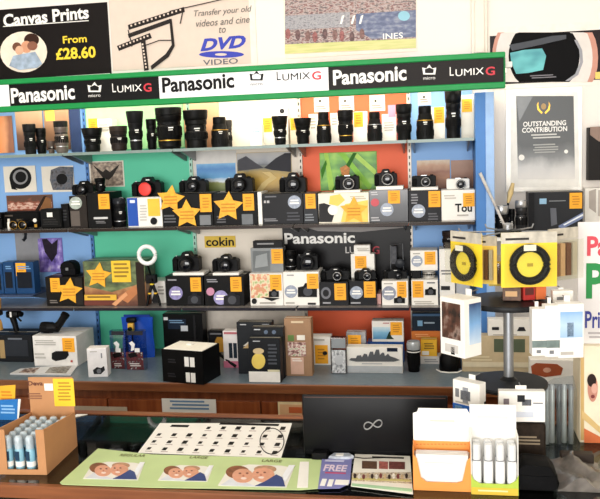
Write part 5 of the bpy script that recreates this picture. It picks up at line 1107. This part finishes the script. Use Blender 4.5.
# ------------------------------------------------------------------ turning rack
YS = -1.33
sx = P(508.5, 345, YS).x
zp = lambda py, y=YS, px=508: P(px, py, y).z
zu, zl, ztop = zp(300), zp(381), zp(229)
ru = (P(551, 300, YS).x-P(463, 300, YS).x)/2; rl = (P(547, 381, YS).x-P(470, 381, YS).x)/2
rk = thing('turning_rack', 'chrome pole turning rack with two round black tiers on the counter', 'rack', (sx, YS, CT))
BLD = M('2a2b2d', .4, 0, .25, 60); CHR = M('9a9da1', .4, .8, .03)
MB().lathe([(.075, 0), (.078, .004), (.07, .012), (.02, .018)], seg=32).build('base_disc', BLD, rk, 0, True)
MB().lathe([(.0115, .012), (.0115, ztop-CT+.01), (.007, ztop-CT+.014)], seg=20).build('pole', CHR, rk, 0, True)
MB().lathe([(.012, zl-CT-.012), (rl, zl-CT-.01), (rl+.002, zl-CT-.004), (rl, zl-CT), (.02, zl-CT+.004), (.012, zl-CT+.012)], seg=40).build('lower_tier', BLD, rk, 0, True)
MB().lathe([(.012, zu-CT-.014), (ru*.7, zu-CT-.014), (ru, zu-CT-.01), (ru+.002, zu-CT-.003), (ru, zu-CT+.002), (.02, zu-CT+.006), (.012, zu-CT+.014)], seg=40).build('upper_tier', BLD, rk, 0, True)
MB().lathe([(.01, ztop-CT-.012), (.03, ztop-CT-.01), (.03, ztop-CT-.002), (.01, ztop-CT)], seg=24).build('top_hub', BLD, rk, 0, True)
zh = ztop-CT-.006
for k in range(6):
    an = -2.2+k*1.047
    MB().tube([(.02*math.cos(an), .02*math.sin(an), zh), (.105*math.cos(an), .105*math.sin(an), zh), (.112*math.cos(an), .112*math.sin(an), zh+.008)], .0018, 8).build('wire_hook', CHR, rk, 0, True)


def filter_pack(label, px, y, T, B, w, th, ring=True, cardm=YELL, ringm=BLACK):
    c = P(px, (T+B)/2, y); z0 = P(px, B, y).z; h = P(px, T, y).z-z0
    t = thing('filter_pack', label, 'pack', (c.x, y, z0), th, 'filter packs hanging on the turning rack')
    MB().box(-w/2, w/2, 0, .0015, 0, h).build('back_card', cardm, t)
    MB().box(-w*.5, w*.5, -.0006, 0, h*.8, h).build('header_print', M('c4bdae', .3, 0, .25, 40), t); MB().box(-w*.42, w*.0, -.0012, -.0006, h*.86, h*.9).build('dark_word', M('4a4644', .5, 0, 0), t)
    r = min(w*.4, h*.36); cz = h*.42
    if ring:
        o = MB().tube([(r*.83*math.cos(k*.19635), -.009, cz+r*.83*math.sin(k*.19635)) for k in range(32)], r*.2, 10, True).build('filter_ring', ringm, t, 0, True)
        MB().lathe([(r*.66, .004), (r*.66, .006)], (0, 0, cz), 'y', 28).build('yellow_disc', M('f7e04a', .35, 0, .03), t); MB().box(-r*.12, r*.16, -.0078, -.0066, cz-r*.1, cz+r*.06).build('disc_mark', M('b59a2a', .5, 0, 0), t)
        MB().box(-r*.35, r*.25, -.0195, -.0185, cz+r*.72, cz+r*1.02).build('white_label', WHITE, t)
    else:
        for k in range(4): MB().box(-w*.4+k*w*.2, -w*.25+k*w*.2, -.012, -.001, h*.1, h*.72).build('printed_insert', M(['8a5a3c', 'c9a27a', '6a4430', 'b9b0a0'][k], .5), t)
    MB().box(-w*.47, w*.47, -.021, -.0202, h*.04, h*.79).build('clear_blister', clear('blister', 'fbfbf6', .02, .05), t)
    return t


filter_pack('yellow filter pack with a black ring facing the front of the rack', 529, YS-.118, 232, 287, .118, .12)
filter_pack('yellow filter pack turned to the side with its black ring beside the end post', 466, YS-.055, 232, 285, .1, -.85)
filter_pack('amber yellow filter pack edge hanging behind the sideways ring pack', 486, YS-.02, 236, 284, .05, -.35, False, M('f3d060', .4))
filter_pack('clear pack with brown inserts hanging beside the print poster', 563, YS-.03, 228, 280, .085, .6, False, M('bdb8ae', .3))
filter_pack('small yellow pack glimpsed behind the pole of the rack', 497, YS+.08, 255, 286, .04, 0, False, M('e9c83c', .4))
t = thing('red_pack', 'red and orange packets lying on the upper tier of the rack', 'packet', (sx+.055, YS-.02, zu+.0064), .3)
MB().box(-.03, -.002, -.012, .012, 0, .038).build('red_packet', M('b5302c', .45), t, .001); MB().box(0, .024, -.012, .012, 0, .044).build('orange_packet', M('d9703c', .45), t, .001); MB().box(-.026, -.006, -.0127, -.012, .012, .028).build('dark_print', M('5a2420'), t)
t = thing('brown_pack', 'brown patterned packet lying beside the red packets', 'packet', (sx+.005, YS-.035, zu+.0066), -.1); MB().box(-.02, .02, -.01, .01, 0, .03).build('packet', M('5a4030', .5, 0, .4, 90), t, .001); MB().box(-.014, .012, -.0107, -.01, .01, .022).build('label', M('c9a070'), t)


def rack_box(label, px, y, T, B, w, th, d=.03, ops=None, m=WHITE):
    c = P(px, (T+B)/2, y); z0 = P(px, B, y).z; h = P(px, T, y).z-z0
    t = thing('rack_box', label, 'box', (c.x, y, z0), th, 'white boxes hanging on the turning rack')
    MB().box(-w/2, w/2, 0, d, 0, h*.9).build('carton_body', m, t, .0008); MB().box(-w*.12, w*.12, d-.0012, d-.0002, h*.9, h).build('hang_tab', WHITE, t); MB().tube([(0, d-.0008, h*.95), (0, d+.03, h*.96)], .0016).build('hang_wire', CHR, t)
    for nm, x0, x1, z0_, z1, mm in (ops or ()): MB().box((x0-.5)*w, (x1-.5)*w, -.0007, 0, z0_*h*.9, z1*h*.9).build(nm, mm, t)
    return t, w, d, h*.9


t, w_, d_, h_ = rack_box('white box with a blue side hanging below the sideways filter pack', 452, YS-.1, 292, 356, .072, -.78, .055, [('product_window', .08, .85, .3, .92, picture('window', [(.35, '1f1715'), (.52, '5a382c'), (.62, '8f7a70'), (.72, '3a2a26')], 'noise', 2.2, 3)), ('lower_print', .2, .75, .06, .2, M('c9c5c0')), ('dark_icon', .45, .6, .03, .16, DARK)])
MB().box(w_/2, w_/2+.0007, .016, d_-.002, h_*.22, h_*.92).build('blue_side_print', picture('bluesky', [(0, 'cfe0f0'), (.5, '7fb0e0'), (1, '2b3f6a')], 'band', 2, 2, .2), t)
WN = M('6f7f7c', .3, 0, .2, 60)
rack_box('first narrow white box below the front of the upper tier', 539.5, YS-.122, 304, 356, .031, .1, .03, [('window', .0, 1, .18, .33, WN), ('icon', .3, .6, .06, .13, GREY)])
rack_box('second narrow white box beside the blue printed one', 552.5, YS-.118, 300, 357, .031, .12, .03, [('window', .0, 1, .18, .33, WN), ('icon', .3, .6, .06, .13, GREY)])
rack_box('wider white box with a blue sky print on the outer side of the rack', 571, YS-.11, 298, 358, .055, .15, .03, [('sky_print', .08, .95, .38, .86, picture('sky', [(0, '9fc0e0'), (.5, 'b9d4ee'), (1, '86b0dc')], 'band', 2, 2, .3)), ('figure_print', .35, .6, .4, .66, M('4a6a94')), ('foot_print', .1, .6, .06, .12, M('b9b3aa'))])
rack_box('small white header box peeping above the blue sky one', 563, YS-.03, 289, 306, .045, .1, .02, [('grey_mark', .2, .7, .4, .6, GREY)])
t, w_, d_, h_ = rack_box('white box printed with a camera and a blue foot on the lower tier', 466, YS-.1, 377, 424, .07, -.62, .026, [('grey_camera', .3, .66, .56, .78, M('6a6d73', .5, 0, .3, 60)), ('grey_lens', .38, .58, .5, .86, M('8f9298', .5, 0, .3, 60)), ('round_mark', .1, .24, .6, .8, GREY), ('small_print', .1, .6, .47, .5, M('b9b3aa')), ('blue_foot', .0, 1, .02, .44, M('2f6ac4')), ('pale_window', .08, .36, .22, .4, M('8fc0ea'))])
MB().box(w_/2, w_/2+.0007, .006, .016, .05*h_, .3*h_).build('dark_slot', BLACK, t); MB().box(w_/2, w_/2+.0007, .018, .0245, .1*h_, .55*h_).build('dark_slot', BLACK, t)
rack_box('white box with a round mark and dark gadget print at the rack front', 522, YS-.125, 388, 422, .098, .03, .02, [('gadget_print', .4, .56, .66, .88, M('33353a', .5, 0, .4, 90)), ('gadget_lens', .5, .7, .54, .74, M('55585e', .5, 0, .4, 90)), ('round_mark', .1, .22, .56, .76, M('7a6f74')), ('small_print', .74, .95, .6, .64, GREY), ('grey_word', .28, .75, .16, .34, M('cfd4de'))])
# below the rack
t = carton('dark brown pouch lying on the counter under the rack', 508, 424, 546, CT, M('3a2f26', .7, 0, .4, 60), YS-.125, .04, [('lines', 512, 436, 540, 446, 3, '8a7a62')], cat='pouch', name='brown_pouch', edge=.005, lid=False)
t = thing('card_slips', 'pale stack of card slips by the tube display', 'cards', G(531, 452, CT)); MB().box(-.03, .03, -.015, .02, 0, .012).build('slip_stack', M('e9e6df', .5), t, .001); MB().box(-.028, .028, -.0157, -.015, .004, .007).build('grey_line', GREY, t)
sl = thing('tube_bundle', 'clear plastic bundle of long silver tubes beside the rack', 'bundle', (P(562, 445, YS).x, G(562, 446, CT).y, CT), .1)
hb_ = P(562, 376, sl.location.y).z-CT
for k in range(5): MB().lathe([(.0055, .002), (.006, .004), (.006, hb_*.82), (.004, hb_*.85)], (-.028+k*.014, .01+(k % 2)*.008, 0), 'z', 14).build('silver_tube', M(['c3c6ca', 'e6e8ea', '7a7c80', 'd9dcde', 'a9abaf'][k], .3, .15), sl, 0, True)
MB().box(-.038, .038, -.002, -.0012, .0, hb_*.8).build('clear_sleeve', clear('sleeve', 'f2f4f2', .05), sl); MB().prism([(-.038, hb_*.8), (.038, hb_*.8), (.03, hb_), (-.012, hb_*.97), (-.034, hb_*.9)], .0, .002).build('crumpled_top', clear('sleeve2', 'f0f2f2', .12), sl)
t = thing('camera_pouch', 'black fabric pouch on the counter corner', 'pouch', G(535, 492, CT)); t.location.z = CT
MB().prism([(-.04, 0), (.045, 0), (.047, .035), (.03, .056), (-.02, .06), (-.042, .045)], 0, .07).build('pouch_body', M('141416', .8, 0, .3, 60), t, .008, True, 2); MB().prism([(-.04, .036), (.044, .034), (.03, .057), (-.02, .061), (-.041, .046)], -.004, .05).build('flap', RUB, t, .002, True)
t = thing('plastic_sleeve', 'crumpled grey plastic sleeve lying below the print poster', 'sleeve', G(578, 486, CT)); t.location.z = CT
mbx = MB(); nu, nv = 10, 8
for j in range(nv+1):
    for i in range(nu+1):
        u, v = i/nu, j/nv
        mbx.v.append((-.045+.11*u+.008*math.sin(v*6), -.03+.15*v, .003+.028*abs(math.sin(u*4.2+v*3.1))*(1-abs(2*u-1))+.006*math.sin(v*11+u*5)**2))
for j in range(nv):
    for i in range(nu):
        q = j*(nu+1)+i; mbx.f.append((q, q+1, q+nu+2, q+nu+1))
for i in range(nu+1): mbx.v.append((mbx.v[i][0], mbx.v[i][1], 0))
b0 = (nu+1)*(nv+1)
for i in range(nu): mbx.f.append((i+1, i, b0+i, b0+i+1))
mbx.build('sleeve', M('6f6963', .25, 0, .4, 30), t, 0, True); MB().box(-.02, .05, .1, .125, 0, .03).build('dark_strip', M('4a3f38', .5), t, .002)

# print poster stand at the right end of the counter
yp_ = -1.27
pb = P(580, 400, yp_)
bn = thing('dump_bin', 'cream card bin printed with a small face and an orange corner', 'bin', (pb.x, yp_, CT), .0)
F = Face(bn); F.zmin = .0006; hb2 = F.at(590, 346)[1]
MB().box(0, .2, 0, .105, 0, hb2).build('bin_body', M('efe3c6', .55, 0, .04), bn, .001); F.outline('gold_edge', [(580.5, 346), (584, 346), (584, 440), (580.5, 440)], M('c9a566')); F.outline('gold_band', [(582, 410), (612, 438), (612, 445), (582, 418)], M('d9b878'))
F.outline('orange_corner', [(584, 428), (612, 452), (612, 475), (592, 458), (584, 448)], M('d9703c')); fc = F.ellipse('printed_face', 592.5, 388, 5, 13.5, M('c98a74')); F.par = fc; F.ellipse('printed_hair', 591.5, 380, 4.5, 6.5, M('3c2a26')); F.ellipse('printed_mouth', 592.5, 396, 2, 1.8, M('7a2f2c')); F.ellipse('printed_cheek', 594, 388, 3, 5, M('dda894'))
pt = thing('poster_board', 'upright white board with large red green and navy lettering at the photo edge', 'poster', (P(579, 300, yp_).x, yp_+.02, CT+hb2), 0)
F = Face(pt); hp2 = F.at(590, 222)[1]
MB().box(0, .2, 0, .004, .0, hp2).build('board', M('e3dedb', .5, 0, .02), pt, .001)
F.text('Pa', (587, 236, 608, 256), M('cf3f4e', .5, 0, 0), .03, 0, .001); F.text('Po', (586, 263, 626, 299), M('2f8a4a', .5, 0, 0), .03, 0, .001); F.text('Prin', (585, 311, 607, 328), M('3f4490', .5, 0, 0), .02, 0, .001); F.lines((588, 332, 606, 340), 2, M('b0a9a9', .5, 0, 0))
